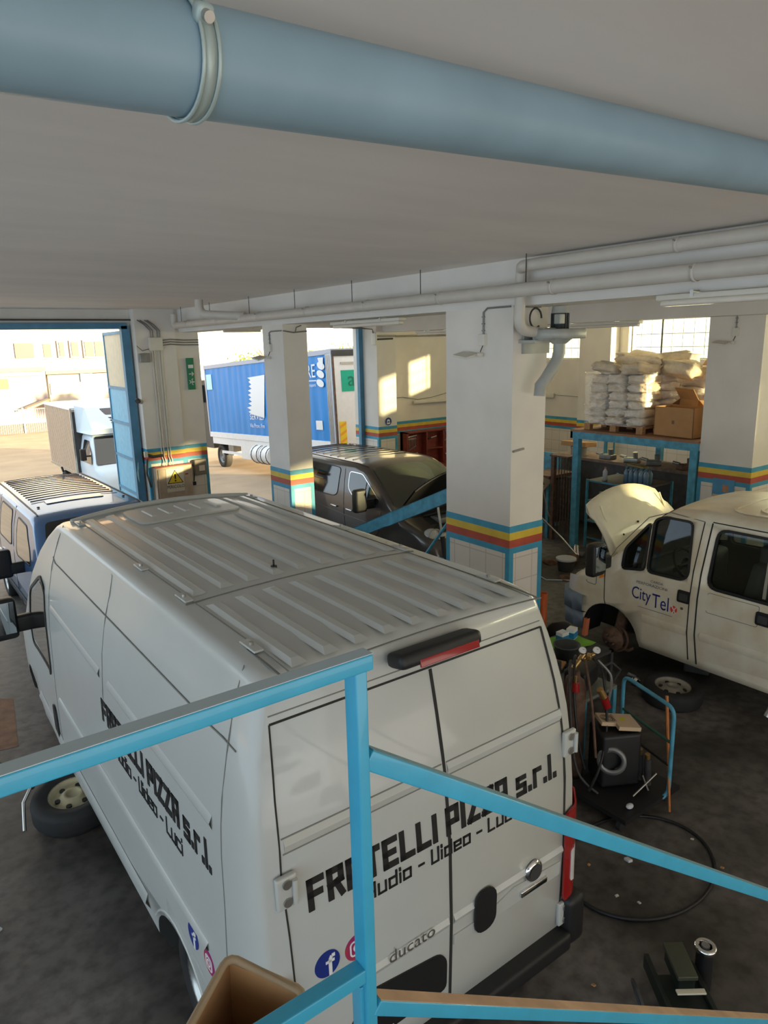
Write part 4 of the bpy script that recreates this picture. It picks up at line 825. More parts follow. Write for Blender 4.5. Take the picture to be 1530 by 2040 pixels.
q = MB(); q.box((.04, -.03, 1.3), (1.27, .05, 3.85), TWH); q.box((1.30, -.03, 1.3), (2.5, .05, 3.85), TWH); rd = q.build('rear_door', tr)
q = MB(); q.box((0.0, -.06, 3.85), (2.5, .1, 4.02), DGREY); q.box((.0, -.05, 1.3), (.035, .05, 3.9), RUST); q.box((.25, -.06, 3.62), (.75, -.03, 3.68), STEEL); q.build('rear_header', tr)
GRN = mat('sign_green', (0.0, .38, .24), .5); q = MB(); q.box((.25, -.045, 2.85), (.92, -.03, 3.45), GRN); s_ = q.build('green_sign', tr); q = MB(); ftext(q, 'a', .6, plane((.58, -.048, 3.0), (1, 0, 0), (0, 0, 1), (0, -1, 0)), mat('sign_dark_green', (0.0, .16, .1), .5)); q.build('sign_letter', s_)
YS = mat('hazard_yellow', (.85, .62, .02), .5); q = MB(); q.box((.10, -.045, 1.3), (.32, -.03, 2.0), YS); hp = q.build('hazard_panel', tr); q = MB()
for k in range(3): q.add([(.10, -.048, 1.35 + k * .22), (.32, -.048, 1.47 + k * .22), (.32, -.048, 1.55 + k * .22), (.10, -.048, 1.43 + k * .22)], [(0, 1, 2, 3)], mat('hazard_orange', (.9, .35, .03), .5))
q.build('hazard_stripe', hp)
tf2 = lambda y, z, d: (-.02 - d, y, z)
tfl = lambda y0, z0, d0=0: (lambda u, v, d: (-.028 - d, y0 - u, z0 + v))
q = MB(); ftext(q, 'TRE', .56, tfl(1.45, 3.3), WH, sx=1.0); strip(q, [(2.1, 3.2), (.95, 3.2)], tf2, WH, .03, .01); ftext(q, 'logistica & trasporti', .14, tfl(1.5, 3.03), WH, sx=.9); q.build('trailer_lettering', tr)
q = MB()
for (cv, a) in ((3.62, 0), (3.38, 1), (3.12, 2)): patch(q, [(.68 + .22 * math.cos(t) + .05 * (a - 1), cv + .11 * math.sin(t) + .04 * math.cos(t)) for t in [2 * PI * k / 20 for k in range(20)]], tf2, WH, .006, .003, .5)
q.build('leaf_logo', tr)
q = MB(); P = []
for k in range(9): z = 3.45 - k * .15; w_ = .62 - .12 * abs(math.sin(k * .9)) + k * .03; P += [(5.35 + w_ * 1.15, z), (5.35 + w_ * .75, z - .09)]
patch(q, P + [(4.9, 2.05), (4.6, 3.5)], tf2, WH, .006, .003, .6); ftext(q, 'SERVIZI', .30, tfl(5.55, 1.98), WH, sx=1.2); ftext(q, 'Via Prov. Fre', .2, tfl(5.55, 1.70), WH, sx=1.2); q.build('tree_logo', tr)
q = MB(); q.box((-.032, .75, 1.75), (-.02, 1.15, 2.02), TWH); q.box((-.032, TLN - .75, 3.1), (-.02, TLN - .15, 3.7), mat('pale_cyan_label', (.45, .75, .78), .5)); q.build('side_label', tr)
q = MB(); patch(q, roundpoly([(.45, 3.85), (.78, 3.85), (.62, 3.5), (.5, 3.5)], .03), tf2, TWH, .012, .004, .5); q.build('white_flap', tr)
q = MB(); q.box((.3, .3, .95), (2.2, TLN, 1.3), TWH); q.box((.0, 3.0, .95), (.05, TLN - .2, 1.22), TWH); q.build('chassis', tr)
q = MB()
for y in (4.4, 5.2): q.cyl((.05, y, .75), (.05, y + .72, .75), .32, TWH, seg=20)
q.build('fuel_tank', tr); q = MB()
for y in (4.5, 4.95, 5.3, 5.75): q.tube([(.05 + .33 * math.cos(a), y, .75 + .33 * math.sin(a)) for a in [2 * PI * k / 16 for k in range(16)]], .014, DGREY, 6, True)
q.build('tank_strap', tr)
q = MB(); q.box((.0, 6.3, .5), (.5, 7.3, .95), TWH); q.box((.05, 8.2, .55), (.45, 8.7, 1.0), MGREY); q.box((.0, 7.3, .6), (.05, 9.3, .7), TWH); q.build('side_locker', tr)
for y in (.9, 2.1, 9.6): wheel_mb('wheel', tr, (.22, y, .45), Matrix.Rotation(-PI / 2, 4, 'Y'), .48, .3, MGREY, .27)
q = MB(); q.box((.2, TLN + .3, .7), (2.3, TLN + 2.1, 3.5), DGREY); q.box((.1, TLN + .8, 2.6), (.3, TLN + 1.2, 3.3), BLACK); q.box((.15, TLN + .12, 1.0), (.35, TLN + .3, 2.6), RUST); q.build('tractor_cab', tr)
# ================================================================== STAIR RAILING AND LANDING (near the camera)
ld = slab('landing_slab', (-2.0, -1.2, 2.28), (.62, .96, 2.42), mat('landing_concrete', (.3, .28, .26), .8, noise=.2))
rl = empty('stair_railing', 'cyan painted steel tube railing with horizontal rails and a rail descending beside the stairs', 'railing', (.6, .92, 2.42))
RB = (.6, .92, 2.42)
def rbar(name, p0, p1, wy, hz, m=RAIL, top=None):
    p0 = Vector(p0); p1 = Vector(p1); d = p1 - p0; a = math.atan2(d.z, d.x); Lh = math.hypot(d.x, d.z); mid = (p0 + p1) / 2
    q = MB(); q.cbox(mid, (Lh, wy, hz), m, (0, -a, 0), .003); o = q.build(name, rl, RB)
    if top: q = MB(); q.cbox(mid + Vector((-math.sin(a), 0, math.cos(a))) * (hz / 2 + .0008), (Lh, wy * .9, .0015), top, (0, -a, 0)); q.build('top_strip', o, RB)  # thin strip of a different colour along the bar's upper face
    return o
rbar('post', (.6015, .9185, 2.42), (.6016, .9185, 3.498), .037, .023) 
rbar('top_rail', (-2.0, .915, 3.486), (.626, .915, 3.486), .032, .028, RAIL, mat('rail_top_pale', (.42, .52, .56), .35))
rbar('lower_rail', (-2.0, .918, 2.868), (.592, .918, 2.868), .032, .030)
rbar('sloping_rail', (.612, .915, 3.306), (3.0, .915, 3.306 - 2.388 * .715), .026, .036, RAIL, mat('rail_top_dark', (.10, .25, .32), .4))  # upper face in a darker tone than the bar
rbar('lower_sloping_rail', (.612, .915, 2.785), (3.4, .915, 2.785 - 2.788 * .722), .034, .030, RAIL, RAILW)
q = MB(); q.cbox((.597, .925, 2.62), (.03, .03, .44), RAIL, (0, 0, 0), .003); q.build('inner_post', rl, RB)
q = MB(); q.cbox((3.0, .915, .85), (.03, .035, 1.7), RAIL, (0, 0, 0), .003); q.build('foot_post', rl, RB)
st = MB()
for k in range(9): st.box((.62 + k * .33, -.3, 2.42 - (k + 1) * .24 - .05), (.62 + (k + 1) * .33 + .03, .88, 2.42 - (k + 1) * .24), MATS['landing_concrete'])
tag(st.build('stair_flight'), 'concrete stair treads descending beside the cyan railing', 'stairs')
# cardboard carton tilted at the landing edge
cb_ = empty('open_carton', 'worn brown cardboard carton with folded rim on the landing behind the railing', 'box', (.50, 1.02, 2.42))
q = MB(); Mx = Matrix.Translation((.425, 1.115, 2.62)) @ Euler((math.radians(12), math.radians(-14), math.radians(32))).to_matrix().to_4x4()
for a, b, m in (((-.10, -.09, -.2), (.10, -.083, .10), CARD), ((-.10, .083, -.2), (.10, .09, .10), CARDD), ((-.10, -.09, -.2), (-.093, .09, .10), CARD), ((.093, -.09, -.2), (.10, .09, .10), CARD), ((-.1, -.09, -.2), (.1, .09, -.195), CARD)): q.box(a, b, m, Mx)
q.build('carton_body', cb_, (.50, 1.02, 2.42)); q = MB(); q.tube([(Mx @ Vector(p))[:] for p in [(x, y, .10) for x, y in rrect(-.10, -.09, .10, .09, .02, 3)]], .009, mat('carton_rim', (.42, .30, .18), .8, noise=.2), 8, True); q.build('rim', cb_, (.50, 1.02, 2.42))
# ================================================================== OVERHEAD
bp = empty('ceiling_drain_pipe', 'big blue-grey pipe running under the ceiling close to the camera', 'pipe', (.6, 1.43, 4.535))
B0 = (.6, 1.43, 4.535)
def bpp(x): return (x, 1.43 + (x - .58) * .088, 4.535 + (x - .58) * .059)
q = MB(); q.tube([bpp(-1.5 + k * .4) for k in range(20)], .098, BIGP, 32); q.build('pipe', bp, B0)
dB = (Vector(bpp(2)) - Vector(bpp(1))).normalized(); Mb = Matrix.Translation(bpp(.60)) @ dB.to_track_quat('Z', 'Y').to_matrix().to_4x4()
CLM = mat('clamp_grey_green', (.42, .50, .48), .4, .2)
q = MB(); q.lathe([(.099, -.012), (.104, -.012), (.104, .012), (.099, .012)], CLM, Mb, 40)
q.tube([(Mb @ Vector((.105 * math.cos(a), .105 * math.sin(a), s * .016)))[:] for s in (1,) for a in [2 * PI * k / 40 for k in range(40)]], .004, CLM, 6, True); q.tube([(Mb @ Vector((.105 * math.cos(a), .105 * math.sin(a), -.016)))[:] for a in [2 * PI * k / 40 for k in range(40)]], .004, CLM, 6, True); cl_ = q.build('clamp', bp, B0)
q = MB(); c_ = Vector(bpp(.60)); q.cbox(c_ + Vector((.0, -.098, .045)), (.035, .03, .035), CLM, (.5, 0, 0), .012); q.cyl(c_ + Vector((.0, -.125, .030)), c_ + Vector((0, -.10, .045)), .010, STEEL); q.cyl(c_ + Vector((0, -.05, .09)), c_ + Vector((0, -.05, .30)), .005, STEEL); q.build('bolt', cl_, B0)
def pipe_thing(label, pts, r, m=PVC, cat='pipe', name='ceiling_pipe', clamps=(), hang=(), group=None):
    b = pts[0]; t = empty(name, label, cat, b, 0, group); q = MB(); P = []
    V = [Vector(p) for p in pts]; P = [V[0]]
    for i in range(1, len(V) - 1):
        a = (V[i - 1] - V[i]).normalized(); c = (V[i + 1] - V[i]).normalized(); rr = min(r * 2.2, (V[i - 1] - V[i]).length * .45, (V[i + 1] - V[i]).length * .45)
        for k in range(6): s = k / 5; P.append((V[i] + a * rr) * (1 - s) ** 2 + V[i] * 2 * s * (1 - s) + (V[i] + c * rr) * s * s)
    P.append(V[-1]); q.tube(P, r, m, 20); q.build('tube', t, b)
    for (p, ax) in clamps:
        q = MB(); q.lathe([(r, -.015), (r + .006, -.015), (r + .006, .015), (r, .015)], m, Matrix.Translation(p) @ Vector(ax).to_track_quat('Z', 'Y').to_matrix().to_4x4(), 24); q.cyl((p[0] - r * 1.02, p[1], p[2] + r * .5), (p[0] - r * 1.4, p[1], p[2] + r * .6), .008, STEEL); q.build('clamp', t, b)
    for p in hang: q = MB(); q.cyl((p[0], p[1], p[2] + r * .8), (p[0], p[1], ZC), .005, DGREY, seg=8); q.build('hanger_rod', t, b)
    return t
ys = [3.2, 4.6, 6.2, 7.6, 9.1, 10.6, 12.2, 13.6]
pipe_thing('long cream drain pipe hung below the ceiling along the pillar beam', [(5.36, -2, 4.50), (5.36, 14.2, 4.48), (5.36, 14.35, 4.48), (5.36, 14.35, 4.7)], .066, PVC, clamps=[((5.36, y, 4.49), (0, 1, 0)) for y in ys], hang=[(5.36, y + .35, 4.49) for y in ys[1:]])
pipe_thing('upper cream pipe that elbows down to the blower on the pillar', [(5.42, -2, 4.72), (5.42, 5.06, 4.72), (5.50, 5.14, 4.70), (5.50, 5.16, 4.12), (5.78, 5.16, 4.09)], .055, PVC, clamps=[((5.42, y, 4.72), (0, 1, 0)) for y in (1.5, 3.4)])
pipe_thing('short grey branch pipe joining the long drain pipe near the left pillar', [(4.9, 11.9, 4.95), (4.9, 11.9, 4.58), (5.40, 11.2, 4.52), (5.36, 8.7, 4.5)][:3], .07, PVC)
q = MB(); q.box((5.52, -2, 4.76), (5.60, 5.0, 4.80), BEAMP); tag(q.build('cable_tray'), 'thin painted cable channel above the upper cream pipe', 'cable channel')
# blower
bl = empty('exhaust_blower', 'grey-green centrifugal exhaust blower with motor bolted to the big pillar', 'fan', (6.03, 5.08, 4.07)); b_ = (6.03, 5.08, 4.07)
FAN = mat('fan_grey', (.42, .42, .38), .45, .1, noise=.15)
q = MB(); q.lathe([(0, -.05), (.30, -.05), (.315, -.04), (.315, .04), (.30, .05), (0, .05)], FAN, Matrix.Translation(b_) @ Matrix.Diagonal((1, .75, 1, 1)), 40); q.cbox((5.84, 5.12, 4.07), (.2, .16, .13), FAN, (0, 0, 0), .02); q.build('fan_housing', bl, b_)
q = MB(); q.cyl((6.03, 5.08, 4.12), (6.03, 5.08, 4.29), .085, DGREY, seg=24); q.cyl((6.03, 5.08, 4.28), (6.03, 5.08, 4.35), .092, FAN, .080, 24); q.cbox((5.95, 5.02, 4.22), (.08, .08, .1), FAN, (0, 0, 0), .01)
for k in range(14): a = 2 * PI * k / 14; q.cbox((6.03 + .088 * math.cos(a), 5.08 + .088 * math.sin(a), 4.20), (.012, .004, .16), DGREY, (0, 0, a))
q.build('motor', bl, b_)
q = MB(); q.cyl((6.03, 5.08, 4.02), (6.03, 5.08, 3.97), .13, FAN, .07, 24); q.tube([(6.03, 5.08, 3.99), (6.03, 5.08, 3.88), (6.0, 5.08, 3.80), (5.86, 5.10, 3.62), (5.80, 5.12, 3.55), (5.79, 5.12, 3.44)], .062, FAN, 20); q.build('outlet_duct', bl, b_)
q = MB(); q.cbox((5.95, 5.24, 4.0), (.5, .24, .03), FAN); q.cbox((5.95, 5.33, 4.0), (.4, .03, .25), FAN); q.build('wall_bracket', bl, b_)
q = MB(); q.tube([(5.88 + .09 * math.cos(a), 5.28, 4.24 + .10 * math.sin(a)) for a in [2 * PI * k / 20 for k in range(18)]], .010, DGREY, 8); q.tube([(5.60, 5.32, 4.36), (6.0, 5.32, 4.36)], .012, MGREY, 8); q.build('power_cable', bl, b_)
q = MB(); q.cbox((5.72, 5.335, 2.85), (.17, .015, .02), MGREY, (0, -.1, 0)); tag(q.build('cable_bracket'), 'small grey metal bracket on the warm side of the big pillar', 'bracket')
def flood(x, y, z, label, cond, axis='x'):
    t = empty('floodlight', label, 'floodlight', (x, y, z), 0, 'slim floodlights on the pillars'); b = (x, y, z)
    q = MB(); q.cbox((x - .10, y + .06, z), (.17, .22, .022), CREAMP, (.15, math.radians(-12), 0), .005); q.cbox((x - .10, y + .06, z - .012), (.14, .18, .006), mat('lamp_diffuser', (.7, .7, .66), .3), (.15, math.radians(-12), 0)); q.build('lamp_head', t, b)
    q = MB(); q.cbox((x, y - .08, z), (.07, .04, .04), CREAMP, (0, 0, 0), .008); q.build('bracket', t, b)
    jb = empty('junction_box', 'white junction box above the ' + label.replace('slim grey ', '').replace(' between the blue trailer views', ''), 'junction box', (x + .02, y - .10, z + .14)); jb_ = (x + .02, y - .10, z + .14)
    q = MB(); q.cbox((x + .02, y - .10, z + .16), (.05, .09, .12), CREAMP, (0, 0, 0), .006); q.build('box', jb, jb_)
    q = MB(); q.tube(cond, .010, MGREY, 8)
    for k in range(3): q.cbox(Vector(cond[0]).lerp(Vector(cond[1]), .2 + .3 * k), (.02, .035, .012), MGREY)
    q.tube([(x + .02, y - .10, z + .1), (x + .0, y - .08, z + .03)], .006, DGREY, 6); q.build('conduit', jb, jb_)
flood(5.58, 5.88, 3.87, 'slim grey floodlight on the left face of the big central pillar', [(5.605, 5.78, 4.08), (5.605, 5.78, 4.32), (5.605, 5.72, 4.36), (5.605, 5.38, 4.36)])
flood(5.58, 10.88, 3.84, 'slim grey floodlight on the far pillar between the blue trailer views', [(5.605, 10.78, 4.04), (5.605, 10.78, 4.24), (5.605, 10.72, 4.26), (5.605, 10.36, 4.26)])
q = MB(); q.tube([(5.62, 10.32, 4.26), (5.80, 10.32, 4.23), (6.05, 10.32, 4.25)], .010, MGREY, 8); q.tube([(5.84, 10.32, 4.24), (5.86, 10.32, 4.31), (5.95, 10.32, 4.34)], .010, MGREY, 8); tag(q.build('pillar_conduit'), 'thin bent conduit across the top of the far pillar face towards the beam', 'conduit')
flood(11.01, 5.95, 3.91, 'slim grey floodlight on the right-hand pillar above the minibus', [(11.03, 5.85, 4.10), (11.03, 5.85, 4.32), (11.03, 5.92, 4.37), (11.03, 6.28, 4.38)])
TUBE = mat('tube_cover', (.75, .68, .58), .25, noise=.05)
def fixture(c, ln, axis, label):
    t = empty('tube_light_fixture', label, 'ceiling light', c); h = ln / 2; sz = (ln, .13, .045) if axis == 'x' else (.13, ln, .045); s2 = (ln * .96, .09, .05) if axis == 'x' else (.09, ln * .96, .05)
    q = MB(); q.cbox(c, sz, CREAMP, (0, 0, 0), .01); q.build('housing', t, c); q = MB(); q.cbox((c[0], c[1], c[2] - .045), s2, TUBE, (0, 0, 0), .02); q.build('diffuser', t, c)
    for k in (-.25, .25): q = MB(); p = (c[0] + (k * ln if axis == 'x' else 0), c[1] + (k * ln if axis == 'y' else 0), c[2] + .02); q.cbox(p, (.03, .14, .05) if axis == 'x' else (.14, .03, .05), STEEL); q.build('clip', t, c)
fixture((5.95, 8.5, 4.33), 1.7, 'y', 'long tube light fixture under the beam between the two nearer pillars')
fixture((5.60, 3.0, 4.33), 1.3, 'y', 'tube light fixture under the drain pipe at the right edge of the view')
fixture((6.9, 14.5, 4.41), .9, 'x', 'small tube light fixture over the trailer doorway beside the far left pillar')
fixture((10.85, 12.7, 4.28), 1.4, 'y', 'tube light fixture under the far beam near the sunlit wall')
fixture((10.85, 8.4, 4.28), 2.0, 'y', 'tube light fixture under the far beam beside the wire-glass windows')
q = MB(); q.cbox((15.26, 13.2, 2.56), (.08, .45, .14), CREAMP, (0, 0, 0), .02); tag(q.build('emergency_light'), 'small rectangular wall lamp on the right wall below the window', 'wall light')
q = MB(); q.tube([(15.27, 13.0, 2.58), (15.27, 12.0, 2.55), (14.93, 11.5, 2.54)], .008, MGREY, 6); tag(q.build('wall_cable'), 'thin cable running from the small wall lamp towards the pilaster', 'cable')
f6 = empty('wall_tube_light', 'tube light fixture mounted on the sunlit wall with cables sagging above it', 'wall light', (12.7, 15.06, 2.48)); b_ = (12.7, 15.06, 2.48)
q = MB(); q.cbox((12.7, 15.05, 2.48), (1.3, .08, .09), CREAMP, (0, 0, 0), .02); q.build('housing', f6, b_)
q = MB(); q.tube([(11.02, 15.1, 2.62), (11.7, 15.1, 2.64), (12.2, 15.08, 2.55), (12.7, 15.08, 2.58), (13.3, 15.08, 2.68)], .009, MGREY, 6); q.build('sagging_cable', f6, b_)
q = MB()
for z in (4.20, 4.23): q.tube([(10.41, 14.43, z), (11.0, 14.43, z), (11.05, 15.08, z), (15.2, 15.08, z + .02)], .010, MGREY, 6)
q.tube([(10.41, 14.43, 4.14), (10.9, 14.43, 4.15)], .02, DGREY); tag(q.build('wall_conduit'), 'pair of thin conduits high on the sunlit wall and far right pillar', 'conduit')
q = MB(); q.cbox((10.38, 14.5, 4.15), (.05, .2, .28), CREAMP, (0, 0, 0), .01)
for k in range(3): q.tube([(10.38, 14.46 + .04 * k, 4.25), (10.34, 14.5, 4.38), (10.1, 14.6, 4.42 - .01 * k), (9.2, 14.6, 4.43)], .010, MGREY, 6)
tag(q.build('conduit_junction'), 'conduit bends and junction plate at the top of the pillar beside the trailer', 'junction box')
# signs and boxes on the far left pillar
q = MB(); q.cbox((5.80, 14.83, 3.50), (.15, .05, .66), mat('exit_green', (.02, .22, .10), .4), (0, 0, 0), .005); ex = q.build('exit_sign'); tag(ex, 'green exit light with arrow and running figure turned sideways on the far left pillar', 'sign')
q = MB(); ff_ = plane((5.80, 14.80, 3.50), (1, 0, 0), (0, 0, 1), (0, -1, 0)); patch(q, [(-.055, .12), (.055, .12), (.055, .19), (-.055, .19)], ff_, WH, .002, .002); strip(q, [(-.05, 0), (.05, 0)], ff_, WH, .016, .002); strip(q, [(.01, .04), (.05, 0), (.01, -.04)], ff_, WH, .016, .002)
disc(q, .045, -.17, .014, ff_, WH, .002); strip(q, [(.03, -.17), (-.02, -.17)], ff_, WH, .02, .002); strip(q, [(.02, -.17), (.0, -.12), (.03, -.10)], ff_, WH, .012, .002); strip(q, [(.02, -.17), (.0, -.21), (.03, -.23)], ff_, WH, .012, .002); strip(q, [(-.02, -.17), (-.05, -.13)], ff_, WH, .014, .002); strip(q, [(-.02, -.17), (-.05, -.20)], ff_, WH, .014, .002); q.build('pictogram', ex)
jt = empty('electrical_junction_box', 'square cream junction box with vertical conduits at the top of the far left pillar', 'junction box', (5.08, 14.76, 4.13)); b_ = (5.08, 14.76, 4.13)
q = MB(); q.cbox((5.08, 14.76, 4.13), (.28, .08, .26), CREAMP, (0, 0, 0), .01); q.build('box', jt, b_)
for x in (5.00, 5.05, 5.14, 5.19): q = MB(); q.tube([(x, 14.78, 4.0), (x, 14.78, 1.80), (x + .02, 14.76, 1.72), (x + .01, 14.74, 1.62)], .012, CREAMP, 8); q.tube([(x, 14.78, 4.26), (x, 14.78, 4.40), (x - .12, 14.76, 4.52), (x - .25, 14.74, 4.60)], .012, MGREY, 8); q.build('conduit', jt, b_)
for k in range(3): q = MB(); q.tube([(5.22, 14.78, 4.20 - k * .05), (5.4, 14.77, 4.22 - k * .05), (5.7, 14.83, 4.2 - k * .05), (6.03, 14.83, 4.2 - k * .05)], .011, MGREY, 8); q.build('conduit', jt, b_)
q = MB(); q.cbox((4.83, 14.76, 3.86), (.20, .08, .18), MGREY, (0, 0, 0), .01); q.tube([(4.7, 14.78, 4.1), (4.8, 14.76, 4.0), (5.0, 14.76, 4.05)], .006, DGREY, 6); tag(q.build('siren_box'), 'small grey box below the cream junction box on the far left pillar', 'electrical box')
ec = empty('electrical_cabinet', 'beige electrical cabinet with yellow triangle sign reading PERICOLO', 'cabinet', (5.17, 14.7, .85)); b_ = (5.17, 14.7, .85)
BEI = mat('beige_cabinet', (.58, .46, .34), .55, noise=.2); q = MB(); q.cbox((5.17, 14.70, 1.22), (.78, .18, .78), BEI, (0, 0, 0), .01); q.build('housing', ec, b_); q = MB(); q.cbox((5.17, 14.70, 1.615), (.78, .19, .02), RED); q.build('top_edge', ec, b_)
q = MB(); q.cbox((5.17, 14.60, 1.22), (.70, .02, .70), BEI, (0, 0, 0), .008); dr = q.build('door', ec, b_); q = MB(); q.cyl((5.20, 14.58, .93), (5.20, 14.60, .93), .03, STEEL); q.build('lock', dr, b_)
SG = mat('sign_cream', (.72, .64, .52), .5); q = MB(); q.cbox((5.17, 14.585, 1.32), (.38, .006, .50), SG); sg_ = q.build('warning_sign', ec, b_)
fp = plane((5.17, 14.581, 1.32), (1, 0, 0), (0, 0, 1), (0, -1, 0)); q = MB(); patch(q, [(-.175, -.07), (.175, -.07), (0, .22)], fp, LETTER, .001, .001); patch(q, [(-.148, -.055), (.148, -.055), (0, .19)], fp, YS, .003, .001); patch(q, [(-.022, .13), (.022, .13), (.012, .02), (-.012, .02)], fp, LETTER, .005, .001); disc(q, 0, -.015, .018, fp, LETTER, .005); q.build('hazard_triangle', sg_, b_)
q = MB(); ftext(q, 'PERICOLO', .095, lambda u, v, d: fp(u, v - .17, d), LETTER, sx=.85); q.build('sign_text', sg_, b_)
q = MB(); q.cbox((5.43, 14.588, 1.42), (.07, .004, .03), RED); q.build('red_sticker', ec, b_)
q = MB(); q.cbox((5.82, 14.80, 1.50), (.28, .12, .34), mat('meter_brown', (.22, .18, .14), .5), (0, 0, 0), .02); mt = q.build('meter_box'); tag(mt, 'small dark brown meter box with pale label beside the cabinet', 'electrical box'); q = MB(); q.cbox((5.84, 14.735, 1.48), (.13, .006, .12), SG); q.build('label_plate', mt)
q = MB(); q.tube([(5.62, 14.82, 1.62), (5.70, 14.80, 1.5), (5.66, 14.8, 1.2)], .012, BLACK, 6); q.cbox((5.66, 14.8, 1.15), (.08, .05, .08), BLACK, (0, 0, 0), .01); tag(q.build('socket_outlet'), 'black socket with cable between cabinet and meter box', 'socket')
q = MB(); q.tube([(4.66, 14.77, 1.9), (4.8, 14.74, 1.84), (5.0, 14.72, 1.85)], .03, DGREY, 8); q.tube([(4.68, 14.77, 1.8), (4.64, 14.75, 1.5), (4.70, 14.75, 1.2)], .02, DGREY, 8); q.cbox((4.66, 14.76, 1.9), (.07, .06, .12), CREAMP, (0, 0, 0), .01); tag(q.build('cable_loop'), 'dark cable loop plugged in beside the left door frame', 'cable')
q = MB(); q.cyl((4.69, 14.8, 2.98), (4.60, 14.72, 3.02), .045, FAN); q.cyl((4.60, 14.72, 3.02), (4.57, 14.70, 3.0), .06, DGREY, .05); tag(q.build('security_camera'), 'small grey camera on the white side of the far left pillar', 'camera')
q = MB(); fq = plane((10.72, 14.44, 2.12), (1, 0, 0), (0, 0, 1), (0, -1, 0)); disc(q, 0, 0, .11, fq, WH, .001); disc(q, 0, 0, .10, fq, FBB, .003); disc(q, 0, .01, .045, fq, WH, .005); patch(q, [(-.06, -.03), (.06, -.03), (.04, -.07), (-.04, -.07)], fq, WH, .005, .001); disc(q, 0, -.01, .022, fq, FBB, .007); tag(q.build('mask_sign'), 'round blue sign with white masked head on the pillar beside the trailer', 'sign')
# calendar on right-hand pillar
q = MB(); q.cbox((11.04, 5.84, 1.62), (.006, .36, .30), mat('poster_blue', (.10, .35, .60), .4, noise=.3, nscale=3)); po = q.build('wall_calendar'); tag(po, 'small blue beach calendar on the right-hand pillar behind the minibus roof', 'poster'); q = MB(); q.cbox((11.036, 5.80, 1.62), (.004, .10, .12), mat('poster_skin', (.55, .3, .18), .6, noise=.3)); q.cbox((11.036, 5.84, 1.49), (.004, .34, .04), mat('poster_sand', (.6, .45, .3), .6)); q.build('printed_picture', po)
# ================================================================== RED TOOL CABINET on the sunlit wall
REDC = mat('red_cabinet', (.28, .05, .035), .5, noise=.3); rc = empty('tool_cabinet', 'open dark red wall cabinet with tools hung inside under the sunlit wall', 'cabinet', (12.4, 15.0, .75)); b_ = (12.4, 15.0, .75)
q = MB(); q.box((11.60, 15.0, .75), (13.6, 15.1, 1.70), REDC)
for a, b in (((11.60, 14.8, .75), (11.64, 15.1, 1.72)), ((12.26, 14.8, .75), (12.30, 15.1, 1.72)), ((12.86, 14.8, .75), (12.90, 15.1, 1.72)), ((11.6, 14.8, 1.69), (13.6, 15.1, 1.72)), ((11.6, 14.8, .75), (13.6, 15.1, .79)), ((12.3, 14.82, 1.2), (12.86, 15.1, 1.23))): q.box(a, b, REDC)
q.build('carcass', rc, b_)
def tools(x0, x1, z, n, ln, lab):
    for k in range(n):
        x = x0 + (x1 - x0) * k / max(1, n - 1); q = MB(); L_ = ln * (1 - .06 * k); q.cyl((x, 14.96, z), (x, 14.96, z - L_), .010, STEEL, .008, 8); q.cyl((x, 14.945, z), (x, 14.975, z), .022, STEEL, seg=10); q.cyl((x, 14.945, z - L_), (x, 14.975, z - L_), .017, STEEL, seg=8)
        tag(q.build('spanner'), ['first', 'second', 'third', 'fourth', 'fifth', 'sixth', 'seventh', 'eighth'][k] + ' from the left, ' + lab, 'spanner', lab.replace('steel spanner', 'steel spanners'))
tools(11.75, 12.0, 1.52, 6, .3, 'steel spanner hanging in the left bay of the red cabinet'); tools(12.95, 13.35, 1.64, 8, .3, 'steel spanner hanging in the right bay of the red cabinet')
for x, z, l_ in ((11.85, 1.58, .3), (11.9, 1.1, .25), (12.6, 1.5, .2), (13.1, 1.0, .2)):
    q = MB(); q.cyl((x - l_ / 2, 14.9, z), (x + l_ / 2, 14.9, z + .03), .018, STEEL, .012); q.cyl((x - l_ / 2, 14.9, z), (x - l_ / 2 - .1, 14.9, z - .02), .022, BLACK); tag(q.build('hand_tool'), {11.85: 'hand tool with dark grip high in the left bay of the red cabinet', 11.9: 'hand tool low in the left bay of the red cabinet', 12.6: 'hand tool in the middle bay of the red cabinet', 13.1: 'hand tool low in the right bay of the red cabinet'}[x], 'tool')
q = MB(); q.box((11.8, 14.2, .72), (13.9, 14.78, .78), REDC); q.box((11.85, 14.25, 0), (11.95, 14.75, .72), REDC); q.box((13.8, 14.25, 0), (13.9, 14.75, .72), REDC); tag(q.build('workbench'), 'dark red workbench standing under the red tool cabinet', 'workbench')
# ================================================================== MEZZANINE RACK
PLYW = mat('deck_boards', (.40, .20, .11), .7, noise=.4, nscale=3, stretch=(8, 1, 1))
mz = empty('storage_platform', 'cyan steel storage platform with brown plank deck behind the minibus', 'platform', (11.1, 8.8, 0)); b_ = (11.1, 8.8, 0)
q = MB()
for k in range(11): q.box((11.0 + k * .27, 6.30, 2.30), (11.25 + k * .27, 8.92, 2.34), PLYW)
q.build('deck', mz, b_); q = MB(); q.box((11.0, 6.30, 2.17), (11.05, 8.92, 2.30), BLUEST); q.build('front_beam', mz, b_); q = MB(); q.box((11.0, 8.87, 2.17), (13.95, 8.92, 2.30), BLUEST); q.build('side_beam', mz, b_)
for x, y in ((11.02, 8.74), (13.8, 8.74), (13.8, 6.35), (11.02, 6.32)): q = MB(); q.box((x, y, 0), (x + .11, y + .13, 2.17), BLUEST); q.build('leg', mz, b_)
pa = empty('wooden_pallet', 'raw wood pallet under the wrapped sacks on the platform', 'pallet', (11.7, 8.1, 2.34)); b_ = (11.7, 8.1, 2.34)
